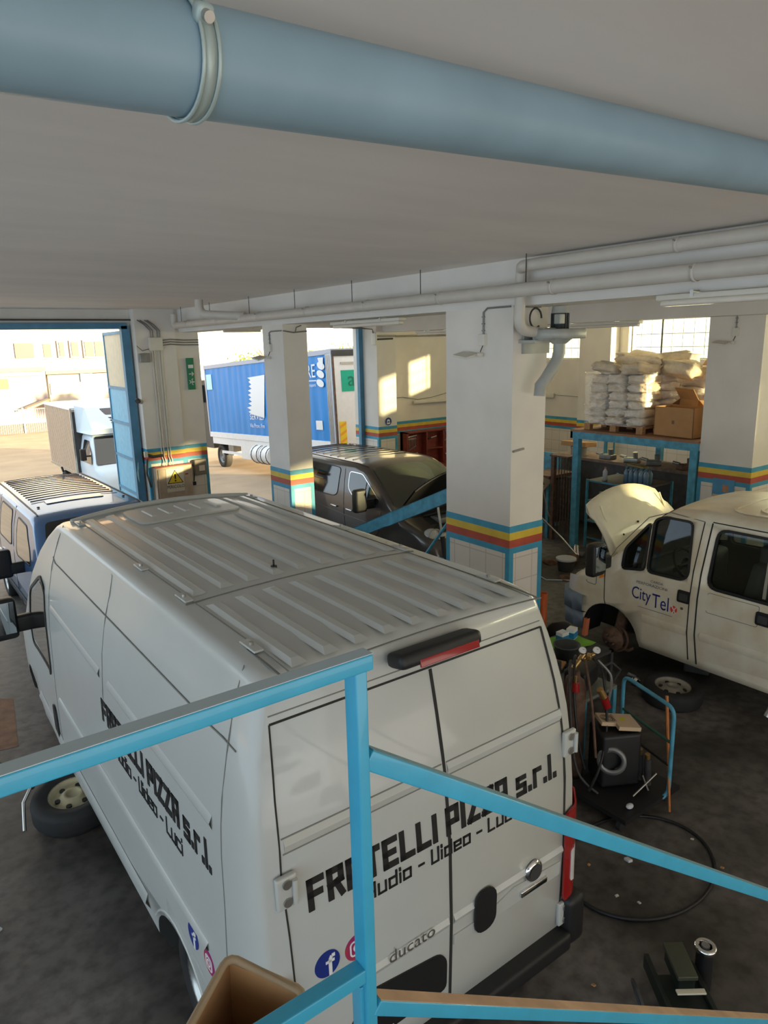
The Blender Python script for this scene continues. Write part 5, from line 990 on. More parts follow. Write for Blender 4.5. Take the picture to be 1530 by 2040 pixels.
for x in (11.16, 11.68, 12.2):
    for y in (7.46, 8.02, 8.60): q = MB(); q.box((x, y, 2.34), (x + .10, y + .13, 2.43), WOOD); q.build('block', pa, b_)
for k in range(7): q = MB(); x = 11.16 + k * .18; q.box((x, 7.46, 2.45), (x + .12, 8.73, 2.468), WOOD); q.build('top_board', pa, b_)
for y in (7.46, 8.02, 8.60): q = MB(); q.box((11.16, y, 2.43), (12.36, y + .13, 2.45), WOOD); q.build('stringer_board', pa, b_)
SACK = [mat('sack_pale', (.78, .70, .66), .35, noise=.15, bump=.4, nscale=14), mat('sack_warm', (.80, .66, .48), .35, noise=.15, bump=.4, nscale=14)]
def lump(c, sz, rot, m, seed, amp=.14, seg=18):
    rnd = random.Random(seed); bm = bmesh.new(); bmesh.ops.create_uvsphere(bm, u_segments=seg, v_segments=12, radius=1)
    ph = [rnd.uniform(0, 6) for _ in range(6)]
    for v in bm.verts:
        p = v.co.copy(); s = [math.copysign(abs(t) ** .55, t) for t in p]; n_ = 1 + amp * (math.sin(p.x * 5 + ph[0]) * math.sin(p.y * 6 + ph[1]) + .5 * math.sin(p.z * 9 + ph[2] + p.x * 7)) ; v.co = Vector(s) * n_ * .5
    q = MB(); q.bm(bm, m, Matrix.Translation(c) @ Euler(rot).to_matrix().to_4x4() @ Matrix.Diagonal((*sz, 1)), True); return q
k = 0
for lay in range(6):
    for i in range(3):
        for j in range(2):
            k += 1; y = 7.68 + i * .41 + random.uniform(-.03, .03); x = 11.46 + j * .60 + random.uniform(-.03, .02); z = 2.54 + lay * .15
            o = lump((x, y, z), (.60, .40, .17), (random.uniform(-.06, .06), random.uniform(-.05, .05), random.uniform(-.1, .1)), SACK[(k * 7) % 2], k).build('plastic_sack')
            tag(o, 'pale plastic sack in the %s layer of the wrapped stack on the pallet' % ['bottom', 'second', 'third', 'fourth', 'fifth', 'topmost'][lay], 'sack', 'sacks stacked on the pallet')
for i, (c, sz, rt) in enumerate([((11.45, 8.42, 3.48), (.6, .5, .22), (.15, .1, .3)), ((11.45, 7.80, 3.47), (.6, .5, .2), (-.1, .1, -.2)), ((11.9, 8.0, 3.62), (.7, .9, .24), (.1, -.1, .2)), ((12.0, 7.3, 3.46), (.6, .7, .3), (.1, .1, 0)), ((12.35, 7.7, 3.60), (.6, .8, .26), (-.1, .1, .3))]):
    tag(lump(c, sz, rt, SACK[1], 50 + i, .2).build('loose_sack'), 'crumpled cream %s' % ['sack on top of the stack at its left end', 'sack folded over the top front of the stack', 'sack heaped highest on the stack', 'sack at the right top end of the stack', 'sack at the back top of the stack'][i], 'sack')
for i, (c, sz, rt) in enumerate([((13.0, 7.9, 2.75), (.9, 1.4, .75), (.0, 0, .1)), ((13.1, 7.6, 3.25), (.8, 1.3, .4), (0, .1, .2))]):
    tag(lump(c, sz, rt, SACK[0], 80 + i, .16).build('plastic_bundle'), ['large grey plastic-wrapped bundle resting on the deck between the pallet and the cartons', 'grey plastic-wrapped bundle piled above the larger bundle behind the cartons'][i], 'bundle')
WRAP = bpy.data.materials.new('cling_wrap'); WRAP.use_nodes = True; n = WRAP.node_tree.nodes; l = WRAP.node_tree.links; n.clear(); o_ = n.new('ShaderNodeOutputMaterial'); t1 = n.new('ShaderNodeBsdfTransparent'); t2 = n.new('ShaderNodeBsdfGlossy'); t2.inputs['Roughness'].default_value = .12; mx = n.new('ShaderNodeMixShader'); nz = n.new('ShaderNodeTexNoise'); nz.inputs['Scale'].default_value = 7; nz.inputs['Detail'].default_value = 5; bm_ = n.new('ShaderNodeBump'); bm_.inputs['Strength'].default_value = 1; bm_.inputs['Distance'].default_value = .05
l.new(nz.outputs[0], bm_.inputs['Height']); l.new(bm_.outputs[0], t2.inputs['Normal']); mx.inputs[0].default_value = .14; l.new(t1.outputs[0], mx.inputs[1]); l.new(t2.outputs[0], mx.inputs[2]); l.new(mx.outputs[0], o_.inputs[0])
q = MB(); pts = rrect(11.12, 7.44, 12.42, 8.78, .12, 4); vs = []
for lv in range(9):
    for i, (x, y) in enumerate(pts): r_ = 1 + .018 * math.sin(i * 2.3 + lv * 1.7); vs.append((11.77 + (x - 11.77) * r_, 8.11 + (y - 8.11) * r_, 2.46 + lv * .12))
npt = len(pts); q.add(vs, [(a * npt + i, a * npt + (i + 1) % npt, (a + 1) * npt + (i + 1) % npt, (a + 1) * npt + i) for a in range(8) for i in range(npt)], WRAP, True); tag(q.build('shrink_wrap'), 'clear shrink wrap around the sack stack on the pallet', 'plastic wrap')
def carton(c, sz, rz, label, flaps=True, tilt=(0, 0)):
    M = Matrix.Translation(c) @ Euler((tilt[0], tilt[1], rz)).to_matrix().to_4x4(); x, y, z = [k / 2 for k in sz]; t = .012; base = tuple(c)
    e = empty('cardboard_box', label, 'box', base); q = MB()
    for a, b in (((-x, -y, -z), (x, -y + t, z)), ((-x, y - t, -z), (x, y, z)), ((-x, -y, -z), (-x + t, y, z)), ((x - t, -y, -z), (x, y, z)), ((-x, -y, -z), (x, y, -z + t))): q.box(a, b, CARD, M)
    q.build('carton_body', e, base)
    if flaps:
        for sx in (-1, 1): q = MB(); q.box((0, -y, -t / 2), (x * .9, y, t / 2), CARD, M @ Matrix.Translation((sx * x, 0, z)) @ Matrix.Rotation((-.9 if sx > 0 else .9) + (PI if sx < 0 else 0), 4, 'Y')); q.build('flap', e, base)
        for sy in (-1, 1): q = MB(); q.box((-x, 0, -t / 2), (x, y * .9, t / 2), CARD, M @ Matrix.Translation((0, sy * y, z)) @ Matrix.Rotation((-.5 if sy > 0 else PI + .5), 4, 'X')); q.build('flap', e, base)
    q = MB(); q.box((-x - .002, -.02, -.03), (-x, .03, .03), mat('print_dark', (.2, .1, .05), .8), M); q.build('printed_mark', e, base)
    return e
carton((11.40, 6.86, 2.60), (.45, .78, .50), -.1, 'plain brown cardboard box standing at the front edge of the platform', False)
carton((12.1, 6.95, 2.66), (.50, .55, .50), -.45, 'open brown cardboard box with raised flaps behind the front box', True, (0, .12))
carton((12.6, 6.85, 3.36), (.40, .40, .40), .3, 'tilted open cardboard box at the top beside the right-hand pillar', True, (.35, -.3))
# ---------------- below the platform: shelf unit, bottles, bench
su = empty('shelf_unit', 'cyan framed steel shelf unit standing under the platform', 'shelves', (11.9, 8.2, 0)); b_ = (11.9, 8.2, 0)
SHD = mat('shelf_dark', (.10, .09, .085), .6, noise=.3)
for z in (.18, .52, .92, 1.32): q = MB(); q.box((11.25, 7.45, z), (12.2, 8.66, z + .03), SHD); q.box((11.24, 7.45, z), (11.25, 8.66, z + .03), BLUEST); q.build('shelf', su, b_)
for x in (11.22, 12.18):
    for y in (7.43, 8.64): q = MB(); q.box((x, y, 0), (x + .04, y + .04, 1.36), BLUEST); q.build('leg', su, b_)
def bottle(x, y, z, r, h, m, capm, name, label, cat, group=None):
    t = empty(name, label, cat, (x, y, z), 0, group); q = MB(); q.lathe([(0, 0), (r, 0), (r, h * .68), (r * .4, h * .84), (r * .35, h * .92), (0, h * .92)], m, None, 18); q.build('bottle_body', t); q = MB(); q.lathe([(0, h * .9), (r * .42, h * .9), (r * .42, h), (0, h)], capm, None, 14); q.build('cap', t); return t
SPW = mat('spray_white', (.62, .64, .68), .35); PINK = mat('spray_cap_red', (.6, .12, .12), .4); BTB = glassmat('bottle_blue', (.35, .55, .75), .5); BTB2 = mat('bottle_plastic_blue', (.16, .28, .40), .25, coat=.5)
q_ = bottle(11.38, 8.36, 1.35, .045, .27, SPW, PINK, 'spray_can', 'white spray can with red cap standing at the front of the top shelf', 'spray can')
g0 = None
for i in range(10):
    x, y = 11.50 + (i % 2) * .12, 7.55 + (i // 2) * .105
    if g0 is None: g0 = bottle(x, y, 1.35, .05, .31, BTB2, BLUEST, 'water_bottle', 'blue plastic bottle in the front row of the cluster on the top shelf', 'bottle', 'blue bottles on the top shelf')
    else: c = copy_tree(g0); c.location = (x, y, 1.35); c['label'] = 'blue plastic bottle in the %s row of the cluster on the top shelf' % ['front', 'back'][i % 2]
q = MB(); q.cbox((11.56, 7.78, 1.69), (.2, .34, .04), mat('bottle_pack_label', (.30, .22, .08), .5), (.1, .05, .1), .01); tag(q.build('label_wrap'), 'flattened brown paper pack lying on the blue bottles', 'wrapper')
for i, (y, m, nm) in enumerate(((8.42, CARD, 'small ochre tin'), (8.28, SPW, 'small white tub'), (8.14, RUST, 'small rusty tin'), (7.98, DGREY, 'small black jar'))):
    q = MB(); q.cyl((11.4, y, .95), (11.4, y, 1.10), .055, m, seg=18); o = q.build('tin'); tag(o, nm + ' on the second shelf of the unit', 'tin'); q = MB(); q.cyl((11.4, y, 1.10), (11.4, y, 1.115), .058, STEEL, seg=18); q.build('lid', o)
wb = empty('workbench', 'dark workbench behind the shelf unit with parts strewn on top', 'workbench', (12.9, 8.6, 0)); b_ = (12.9, 8.6, 0)
q = MB(); q.box((12.5, 6.7, 1.46), (13.3, 10.6, 1.52), mat('bench_top', (.30, .20, .14), .6, noise=.4)); q.build('bench_top', wb, b_); q = MB(); q.box((12.56, 6.75, .1), (13.25, 10.5, 1.46), SHD); q.build('bench_body', wb, b_)
PT = [('bench_vice', MGREY), ('gearbox_part', STEEL), ('metal_housing', MGREY), ('cardboard_tray', CARD), ('engine_part', RUST), ('metal_housing', STEEL)]
LB = ['grey bench vice on the dark workbench, nearest the cyan post', 'bright round gearbox part lying on the dark workbench', 'low grey metal casting on the workbench behind the post', 'flat ochre cardboard tray at the left end of the workbench', 'rust-brown engine part near the right of the workbench', 'round steel drum under the ochre cardboard tray']
for i, (nm, m) in enumerate(PT):
    y = [9.3, 8.7, 8.2, 10.1, 7.5, 10.05][i]; z = 1.52 if i != 3 else 1.72; q = MB()
    if i == 5: q.cyl((12.7, y, z), (12.7, y, z + .20), .17, m, seg=28); q.lathe([(.17, .2), (.18, .19), (.18, .17), (.17, .16)], m, Matrix.Translation((12.7, y, z)))
    elif i == 3: q.cbox((12.75, y, z + .05), (.45, .62, .10), m, (0, .08, .1), .01)
    else:
        q.cbox((12.72, y, z + .05), (.22, .30, .10), m, (0, 0, .3 * i), .02); q.cyl((12.72, y - .08, z + .08), (12.70, y - .08, z + .22), .05, m); q.cyl((12.66, y + .1, z + .1), (12.66, y + .24, z + .12), .03, STEEL)
    tag(q.build(nm), LB[i], nm.split('_')[-1] if i != 3 else 'tray')
q = MB(); q.cbox((12.1, 10.42, 1.42), (.05, .72, .40), BLUEST, (0, 0, 0), .01); q.box((12.05, 10.1, 0), (12.15, 10.7, 1.2), BLUEST); tag(q.build('steel_guard'), 'bright cyan sheet panel standing between the big pillar and the platform post', 'panel')
ch = None
for i in range(5):
    q = MB(); x, y = 11.1 + .02 * i, 8.98 + .085 * i
    for k in range(26): z = 1.75 - k * .062; q.tube([(x + .014 * math.cos(a) * (k % 2), y + .014 * math.cos(a) * (1 - k % 2), z + .032 * math.sin(a)) for a in [2 * PI * j / 8 for j in range(8)]], .0065, RUST, 5, True)
    tag(q.build('hanging_chain'), '%s of the rusty chains hanging beside the platform post' % ['first from the shelves', 'second from the shelves', 'middle one', 'fourth from the shelves', 'outermost towards the big pillar'][i], 'chain', 'rusty chains beside the post')
q = MB(); q.box((11.0, 8.95, 1.76), (11.3, 9.42, 1.79), RUST); q.box((11.12, 9.4, 0), (11.2, 9.48, 1.79), RUST); tag(q.build('chain_rail'), 'rusty rail and stand that the chains hang from', 'rack')
q = MB()
for k in range(5): q.tube([(11.05 + .02 * k, 9.72 + (.17 + .012 * k) * math.cos(a), 1.12 + (.14 - .01 * k) * math.sin(a) + .02 * k) for a in [2 * PI * j / 20 for j in range(20)]], .012, mat('pale_hose', (.42, .32, .20), .7), 6, True)
q.tube([(11.08, 9.62, 1.0), (11.05, 9.5, .7), (11.05, 9.42, .5)], .011, MATS['pale_hose'], 6); tag(q.build('coiled_hose'), 'coil of pale rope hanging beside the big pillar', 'rope')
q = MB(); q.box((11.15, 9.55, .0), (11.22, 9.62, 1.3), BLUEST); q.box((11.15, 9.95, .0), (11.22, 10.02, 1.3), BLUEST); q.box((11.1, 9.5, 1.26), (11.9, 10.1, 1.32), RUST); q.box((11.3, 9.55, .3), (11.9, 10.0, 1.2), SHD); tag(q.build('machine_stand'), 'dark machine stand with cyan legs carrying the rope coil', 'stand')
# greasy parts on the floor by the platform
rnd = random.Random(5)
names = [('brake_disc', 'rusty brake disc'), ('rubber_bucket', 'pale rubber-lidded tub'), ('steering_knuckle', 'greasy steering knuckle'), ('hose_length', 'curved grey hose'), ('metal_bracket', 'bent metal bracket'), ('wheel_hub', 'worn wheel hub'), ('tangled_cable', 'tangled black cable')]
where = ['nearest the big pillar', 'left of the raised bonnet', 'at the foot of the platform post', 'beside the raised bonnet edge', 'behind the rusty parts', 'at the front of the parts pile', 'under the shelf unit']
for i, (nm, lb) in enumerate(names):
    x, y = [(9.9, 8.35), (9.75, 7.9), (10.2, 8.1), (10.6, 7.6), (10.5, 8.3), (9.4, 7.55), (10.9, 7.8)][i]; q = MB(); z = 0
    if i in (0, 5): q.lathe([(0, .05), (.07, .05), (.08, .02), (.16, .02), (.16, 0), (0, 0)], RUST, Matrix.Translation((x, y, z)) @ Matrix.Rotation(.15, 4, 'X'), 28)
    elif i == 1: q.cyl((x, y, 0), (x, y, .2), .13, DGREY, .16); q.cyl((x, y, .2), (x, y, .23), .18, SPW, .18, 24)
    elif i == 2: q.cbox((x, y, .09), (.3, .16, .14), RUST, (.2, .1, .5), .04); q.cyl((x - .1, y, .1), (x - .25, y - .1, .2), .05, RUST); q.cyl((x + .1, y, .1), (x + .2, y + .1, .26), .04, STEEL)
    elif i == 3: q.tube([(x, y, .02), (x - .1, y, .2), (x - .25, y - .05, .35), (x - .3, y - .05, .5), (x - .22, y, .62)], .02, MGREY, 8)
    elif i == 4: q.cbox((x, y, .12), (.3, .05, .24), MGREY, (.3, .2, .8), .01); q.cbox((x + .1, y, .05), (.2, .2, .04), MGREY, (0, 0, .3), .01)
    else: q.tube([(x + .2 * math.cos(a * 1.0), y + .15 * math.sin(a * 1.3), .02 + .004 * a) for a in [k * .5 for k in range(40)]], .013, BLACK, 6)
    tag(q.build(nm), lb + ' on the floor ' + where[i], nm.split('_')[-1])
q = MB(); q.tube([(9.55, 8.75, .95), (9.62, 8.7, 1.0), (9.75, 8.6, .92), (10.1, 8.3, .45), (10.3, 8.1, .12)], .018, STEEL, 8); q.cyl((9.5, 8.8, .9), (9.58, 8.72, 1.0), .05, BLACK); q.cbox((9.6, 8.8, .45), (.45, .4, .9), BLACK, (0, 0, .2), .04); tag(q.build('trolley_jack'), 'black floor machine with a long sloping steel handle behind the big pillar', 'jack')
q = MB(); q.tube([(9.2, 8.15, .01), (9.05, 7.75, .01), (9.7, 7.1, .01)], .012, SPW, 6); tag(q.build('pale_rod'), 'thin pale bent rod lying on the floor in front of the parts', 'rod')
# ================================================================== ENGINE CRANE
cr = empty('engine_crane', 'cyan engine hoist with inclined boom reaching over the open bonnet of the dark van', 'hoist', (6.40, 8.3, 0)); b_ = (6.40, 8.3, 0)
A = Vector((6.34, 10.1, .72)); B = Vector((6.46, 7.0, 2.08)); dv = B - A; Mq = Matrix.Translation((A + B) / 2) @ dv.to_track_quat('Y', 'Z').to_matrix().to_4x4()
q = MB(); Lb = dv.length
q.box((-.035, -Lb / 2, -.09), (-.025, Lb / 2, .09), BLUEST, Mq); q.box((.025, -Lb / 2, -.09), (.035, Lb / 2, .09), BLUEST, Mq); q.box((-.035, -Lb / 2, .08), (.035, Lb / 2, .09), BLUEST, Mq)
q.box((-.045, -Lb * .05, -.10), (.045, Lb / 2, -.085), BLUEST, Mq); q.build('boom', cr, b_)
q = MB()
for t in (.15, .28, .40): q.cyl(Mq @ Vector((-.045, Lb * t, 0)), Mq @ Vector((-.03, Lb * t, 0)), .014, BLACK)
q.build('bolt_hole', cr, b_); q = MB(); q.cyl(Mq @ Vector((-.06, Lb * .30, -.07)), Mq @ Vector((-.03, Lb * .30, -.07)), .035, RUST); q.build('pivot_bolt', cr, b_)
q = MB(); p0 = Mq @ Vector((-.05, Lb * .30, -.07)); q.cyl(p0, p0 + Vector((0, -.10, -.45)), .018, STEEL); q.cyl(p0 + Vector((0, -.10, -.45)), p0 + Vector((.0, -.25, -1.2)), .035, BLACK); q.build('hydraulic_ram', cr, b_)
q = MB(); q.cyl((6.38, 7.05, 1.80), (6.38, 7.95, .75), .022, BLUEST); q.cyl((6.38, 7.95, .75), (6.38, 8.5, .10), .03, BLUEST); q.build('brace', cr, b_); q = MB(); q.box((6.36, 6.9, .06), (6.44, 10.1, .14), BLUEST); q.box((6.30, 10.0, .06), (6.40, 10.15, .8), BLUEST); q.box((6.36, 7.40, .1), (6.44, 7.5, 1.0), BLUEST); q.build('base_frame', cr, b_)
for y in (7.0, 10.0): q = MB(); q.cyl((6.37, y, .05), (6.43, y, .05), .05, BLACK); q.build('caster', cr, b_)
# ================================================================== WELDING CART AND SERVICE TROLLEYS
def gauge(p, d, m_=None):
    q = MB(); M = Matrix.Translation(p) @ Vector(d).to_track_quat('Z', 'Y').to_matrix().to_4x4(); q.lathe([(0, -.02), (.032, -.02), (.036, 0), (.036, .012), (.031, .014)], STEEL, M, 24); q.lathe([(0, .012), (.031, .012)], WH, M, 24); q.cbox(M @ Vector((.006, .008, .014)), (.004, .022, .002), BLACK); return q
wc = empty('welding_cart', 'oxy-fuel welding set of tall gas cylinders with two round gauges and tangled hoses', 'welding cart', (4.86, 3.82, 0)); b_ = (4.86, 3.82, 0)
for (x, y, h, m, r) in ((4.80, 3.72, 1.08, RUST, .085), (4.95, 3.88, 1.0, mat('cylinder_brown', (.14, .07, .05), .5, noise=.3), .08)):
    q = MB(); q.lathe([(0, .1), (r, .1), (r, h - .12), (r * .8, h - .04), (r * .35, h), (r * .3, h + .05), (0, h + .05)], m, Matrix.Translation((x, y, 0)), 24); q.build('gas_cylinder', wc, b_)
gauge((5.02, 3.84, 1.22), (-.55, -.45, .75)).build('pressure_gauge', wc, b_); gauge((5.12, 3.76, 1.22), (-.55, -.45, .75)).build('pressure_gauge', wc, b_)
q = MB(); q.cyl((4.95, 3.88, 1.05), (5.05, 3.84, 1.18), .025, mat('brass', (.45, .28, .10), .35, .8)); q.cyl((5.0, 3.86, 1.12), (5.12, 3.78, 1.18), .018, MATS['brass']); q.cbox((5.07, 3.80, 1.16), (.07, .05, .05), MATS['brass'], (0, 0, .5), .01); q.build('regulator', wc, b_)
q = MB(); q.cyl((4.66, 3.62, 1.02), (4.66, 3.62, 1.10), .035, REDP, .028); q.cyl((4.66, 3.62, 1.10), (4.66, 3.62, 1.16), .012, MATS['brass']); q.build('red_valve', wc, b_); q = MB(); q.cyl((4.82, 3.44, .98), (4.86, 3.43, .88), .035, REDP); q.cyl((4.78, 3.46, 1.06), (4.82, 3.44, .98), .03, MATS['brass']); q.build('red_valve', wc, b_)
for i, pts in enumerate([[(4.95, 3.85, 1.16), (4.80, 3.75, 1.24), (4.64, 3.62, 1.0), (4.60, 3.52, .6), (4.66, 3.48, .3)], [(5.0, 3.82, 1.14), (4.84, 3.66, 1.2), (4.74, 3.5, .9), (4.7, 3.4, .4)], [(5.08, 3.76, 1.15), (4.98, 3.58, 1.1), (4.88, 3.44, .7), (4.70, 3.36, .4), (4.6, 3.4, .15)], [(4.92, 3.86, 1.12), (4.72, 3.74, 1.2), (4.56, 3.58, .8), (4.55, 3.48, .35), (4.7, 3.34, .12)], [(5.12, 3.74, 1.13), (5.2, 3.66, 1.0), (5.14, 3.6, .9), (4.95, 3.5, .8)]]):
    q = MB(); V = [Vector(p) for p in pts]; P = []
    for a in range(len(V) - 1):
        p0 = V[max(0, a - 1)]; p3 = V[min(len(V) - 1, a + 2)]
        for k in range(6): t = k / 6; P.append(.5 * ((2 * V[a]) + (V[a + 1] - p0) * t + (2 * p0 - 5 * V[a] + 4 * V[a + 1] - p3) * t * t + (3 * V[a] - p0 - 3 * V[a + 1] + p3) * t ** 3))
    q.tube(P, .012, [BLACK, RUST, BLACK, DGREY, MGREY][i], 8); q.build('hose', wc, b_)
q = MB(); q.box((4.66, 3.6, .05), (5.08, 4.0, .1), DGREY); q.cyl((4.7, 4.0, 0.08), (5.05, 4.0, .08), .08, RUBBER); q.box((4.86, 3.98, .1), (4.9, 4.02, 1.1), DGREY); q.build('cart_frame', wc, b_)
# small cyan side table with grey tub
tb = empty('service_table', 'small cyan legged steel table behind the gas cylinders', 'table', (5.35, 4.1, 0)); b_ = (5.35, 4.1, 0)
q = MB(); q.box((5.02, 3.80, .70), (5.52, 4.30, .73), mat('table_grey_green', (.22, .24, .2), .5, noise=.3)); q.build('table_top', tb, b_)
for x in (5.02, 5.47):
    for y in (3.80, 4.25): q = MB(); q.box((x, y, 0), (x + .05, y + .05, .70), BLUEST); q.build('leg', tb, b_)
q = MB(); q.cbox((5.25, 4.02, .84), (.36, .22, .2), BLACK, (0, 0, .3), .03); q.tube([(5.36, 3.9, .92), (5.45, 3.82, .98), (5.56, 3.8, .88), (5.5, 3.82, .78)], .012, DGREY, 6); tag(q.build('power_tool_case'), 'black tool case with wire handle on the small cyan table', 'case')
tb2 = empty('parts_cart', 'low dark parts cart by the van carrying filter boxes and a black tub', 'cart', (5.75, 4.62, 0)); b_ = (5.75, 4.62, 0)
q = MB(); q.box((5.4, 4.3, .72), (6.15, 4.95, .75), DGREY); q.box((5.4, 4.3, .25), (6.15, 4.95, .28), DGREY); q.build('shelf', tb2, b_)
for x in (5.4, 6.11):
    for y in (4.3, 4.91): q = MB(); q.box((x, y, 0), (x + .04, y + .04, .75), DGREY); q.build('leg', tb2, b_)
q = MB(); q.lathe([(0, .005), (.105, .005), (.125, .16), (.14, .165), (.14, .15), (.13, .145), (.115, 0), (0, 0)], mat('tub_grey_black', (.05, .055, .055), .4), Matrix.Translation((5.58, 4.47, .75)), 32); tag(q.build('plastic_tub'), 'round black plastic tub on the parts cart', 'tub')
FB = mat('filter_box_blue', (.02, .20, .42), .4); FW = mat('filter_box_white', (.72, .76, .76), .4)
for i, (x, y, lb) in enumerate(((5.86, 4.76, 'white and blue filter box on the green cloth, left of the pair'), (6.02, 4.76, 'white and blue filter box on the green cloth, right of the pair'))):
    e = empty('filter_box', lb, 'box', (x, y, .765)); q = MB(); q.cbox((0, 0, .06), (.11, .09, .12), FW, (0, 0, .3 * i), .002); q.build('carton_body', e); q = MB(); q.cbox((0, 0, .045), (.112, .092, .07), FB, (0, 0, .3 * i)); q.build('blue_band', e)
q = MB(); vs = []; 
for i in range(11):
    for j in range(9): vs.append((5.66 + i * .048, 4.52 + j * .05, .757 + .008 * math.sin(i * 1.3) * math.cos(j * 1.1)))
q.add(vs, [(i * 9 + j, (i + 1) * 9 + j, (i + 1) * 9 + j + 1, i * 9 + j + 1) for i in range(10) for j in range(8)], mat('lime_cloth', (.25, .60, .05), .7, noise=.3), True); tag(q.build('lime_cloth'), 'bright lime green cloth spread under the filter boxes', 'cloth')
q = MB(); q.cyl((5.72, 4.60, .77), (5.72, 4.60, .82), .055, RUST, .05); q.cyl((5.72, 4.60, .82), (5.72, 4.60, .85), .03, RUST); tag(q.build('rusty_disc_part'), 'small round rusty part between the tub and the filter boxes', 'part')
q = MB(); q.cbox((5.32, 4.38, .80), (.11, .16, .02), CARD, (0, -.3, .3)); tag(q.build('paper_card'), 'small tan card leaning at the edge of the parts cart', 'card')
# orange tube and standing tyre behind the van
q = MB(); q.lathe([(.045, 0), (.05, 0), (.05, .98), (.045, .98), (.045, 0)], mat('orange_tube', (.65, .13, .03), .5, noise=.2), Matrix.Translation((6.42, 5.55, 0)) @ Matrix.Rotation(.03, 4, 'Y'), 24); tag(q.build('orange_tube'), 'upright orange plastic drain tube leaning behind the white cargo van', 'tube')
t = empty('car_tyre', 'black tyre standing upright beside the orange tube', 'tyre', (6.48, 5.25, .33)); q = MB(); q.lathe([(.19, -.08), (.29, -.10), (.33, -.06), (.33, .06), (.29, .10), (.19, .08), (.18, .0), (.19, -.08)], RUBBER, Matrix.Rotation(PI / 2, 4, 'Y') @ Matrix.Rotation(.3, 4, 'X'), 36); q.build('tyre', t)
# compressor trolley
ct = empty('compressor_trolley', 'cyan tube-handled trolley carrying a black machine and greasy parts', 'trolley', (5.05, 3.25, 0)); b_ = (5.05, 3.25, 0)
P = [(5.34, 3.66, .12), (5.34, 3.66, .88), (5.33, 3.62, .95), (5.17, 3.06, .95), (5.15, 3.02, .88), (5.15, 3.02, .12)]
V = roundpoly  # noqa
def smooth(pts, r):
    Vv = [Vector(p) for p in pts]; out = [Vv[0]]
    for i in range(1, len(Vv) - 1):
        a = (Vv[i - 1] - Vv[i]); c = (Vv[i + 1] - Vv[i]); ra = min(r, a.length * .45); rc_ = min(r, c.length * .45); a.normalize(); c.normalize()
        for k in range(6): s = k / 5; out.append((Vv[i] + a * ra) * (1 - s) ** 2 + Vv[i] * 2 * s * (1 - s) + (Vv[i] + c * rc_) * s * s)
    out.append(Vv[-1]); return out
q = MB(); q.tube(smooth([(5.36, 3.62, .12), (5.36, 3.62, .95), (5.16, 2.98, .95), (5.16, 2.98, .12), (4.6, 3.1, .12)], .09), .018, BLUEST, 10); q.build('handle_frame', ct, b_)
q = MB(); q.tube([(5.35, 3.60, .62), (5.17, 3.0, .62)], .013, mat('green_bar', (.03, .12, .08), .5), 8); q.tube([(5.35, 3.60, .40), (5.17, 3.0, .40)], .013, BLACK, 8); q.build('cross_bar', ct, b_)
q = MB(); q.box((4.55, 2.98, .10), (5.34, 3.60, .14), BLACK); q.build('platform', ct, b_)
for x, y in ((4.6, 3.05), (4.6, 3.55), (5.25, 3.05), (5.25, 3.55)): q = MB(); q.cyl((x, y - .02, .05), (x, y + .02, .05), .05, RUBBER); q.build('caster', ct, b_)
mc = empty('black_machine', 'black compressor body with a pale ring on its face on the trolley', 'machine', (4.95, 3.40, .14)); b_ = (4.95, 3.40, .14)
q = MB(); q.cbox((4.98, 3.42, .40), (.36, .30, .50), BLACK, (0, 0, -.5), .03); q.build('housing', mc, b_); q = MB(); Mr = Matrix.Translation((4.82, 3.33, .42)) @ Vector((-.75, -.55, .1)).to_track_quat('Z', 'Y').to_matrix().to_4x4(); q.lathe([(.085, 0), (.085, .02), (.125, .02), (.125, -.03), (.085, -.03)], MGREY, Mr, 36); q.build('face_ring', mc, b_)
q = MB(); M = Matrix.Translation((4.98, 3.42, .68)) @ Euler((0, .12, -.55)).to_matrix().to_4x4(); q.box((-.02, -.12, 0), (.18, .12, .035), mat('carton_lid_tan', (.62, .46, .30), .7), M); q.box((-.15, -.05, 0), (-.02, .12, .035), MATS['carton_lid_tan'], M); bx = q.build('carton_lid'); tag(bx, 'tan printed carton with yellow spot lying on the black machine', 'box')
q = MB(); fm = lambda u, v, d: (M @ Vector((u, v, .035 + d)))[:]; disc(q, .06, .02, .028, fm, mat('spot_yellow', (.6, .55, .03), .6), .001)
for r_ in (.025, .04, .055): strip(q, [(-.08 + r_ * math.cos(a), .03 + r_ * math.sin(a)) for a in [2 * PI * k / 20 for k in range(21)]], fm, DGREY, .003, .001)
ftext(q, 'Sanus', .055, lambda u, v, d: fm(-.01 - v + .0, .03 + u * 1.0, d + .002), LETTER); q.build('carton_print', bx)
for i in range(4):
    q = MB(); y = 3.44 - .09 * i; x = 5.20 - .02 * i; q.cyl((x, y, .14), (x - .02, y, .40), .03, DGREY); q.cyl((x - .02, y, .40), (x - .03, y, .45), .022, MATS['brass']); tag(q.build('air_tool'), 'greasy upright fitting on the trolley, %s in the row from the trolley handle corner' % ['farthest', 'third', 'second', 'nearest'][i], 'fitting', 'row of greasy fittings on the trolley')
q = MB(); q.cyl((4.85, 3.12, .17), (5.12, 3.08, .30), .008, STEEL); q.cyl((4.98, 3.06, .2), (5.04, 3.16, .27), .008, STEEL); tag(q.build('cross_wrench'), 'thin bright steel wrench lying on the trolley platform', 'wrench')
q = MB(); q.sphere((4.72, 3.06, .165), .03, SPW, (1.3, .9, .7)); tag(q.build('crumpled_rag'), 'small white crumpled rag at the front of the trolley platform', 'rag')
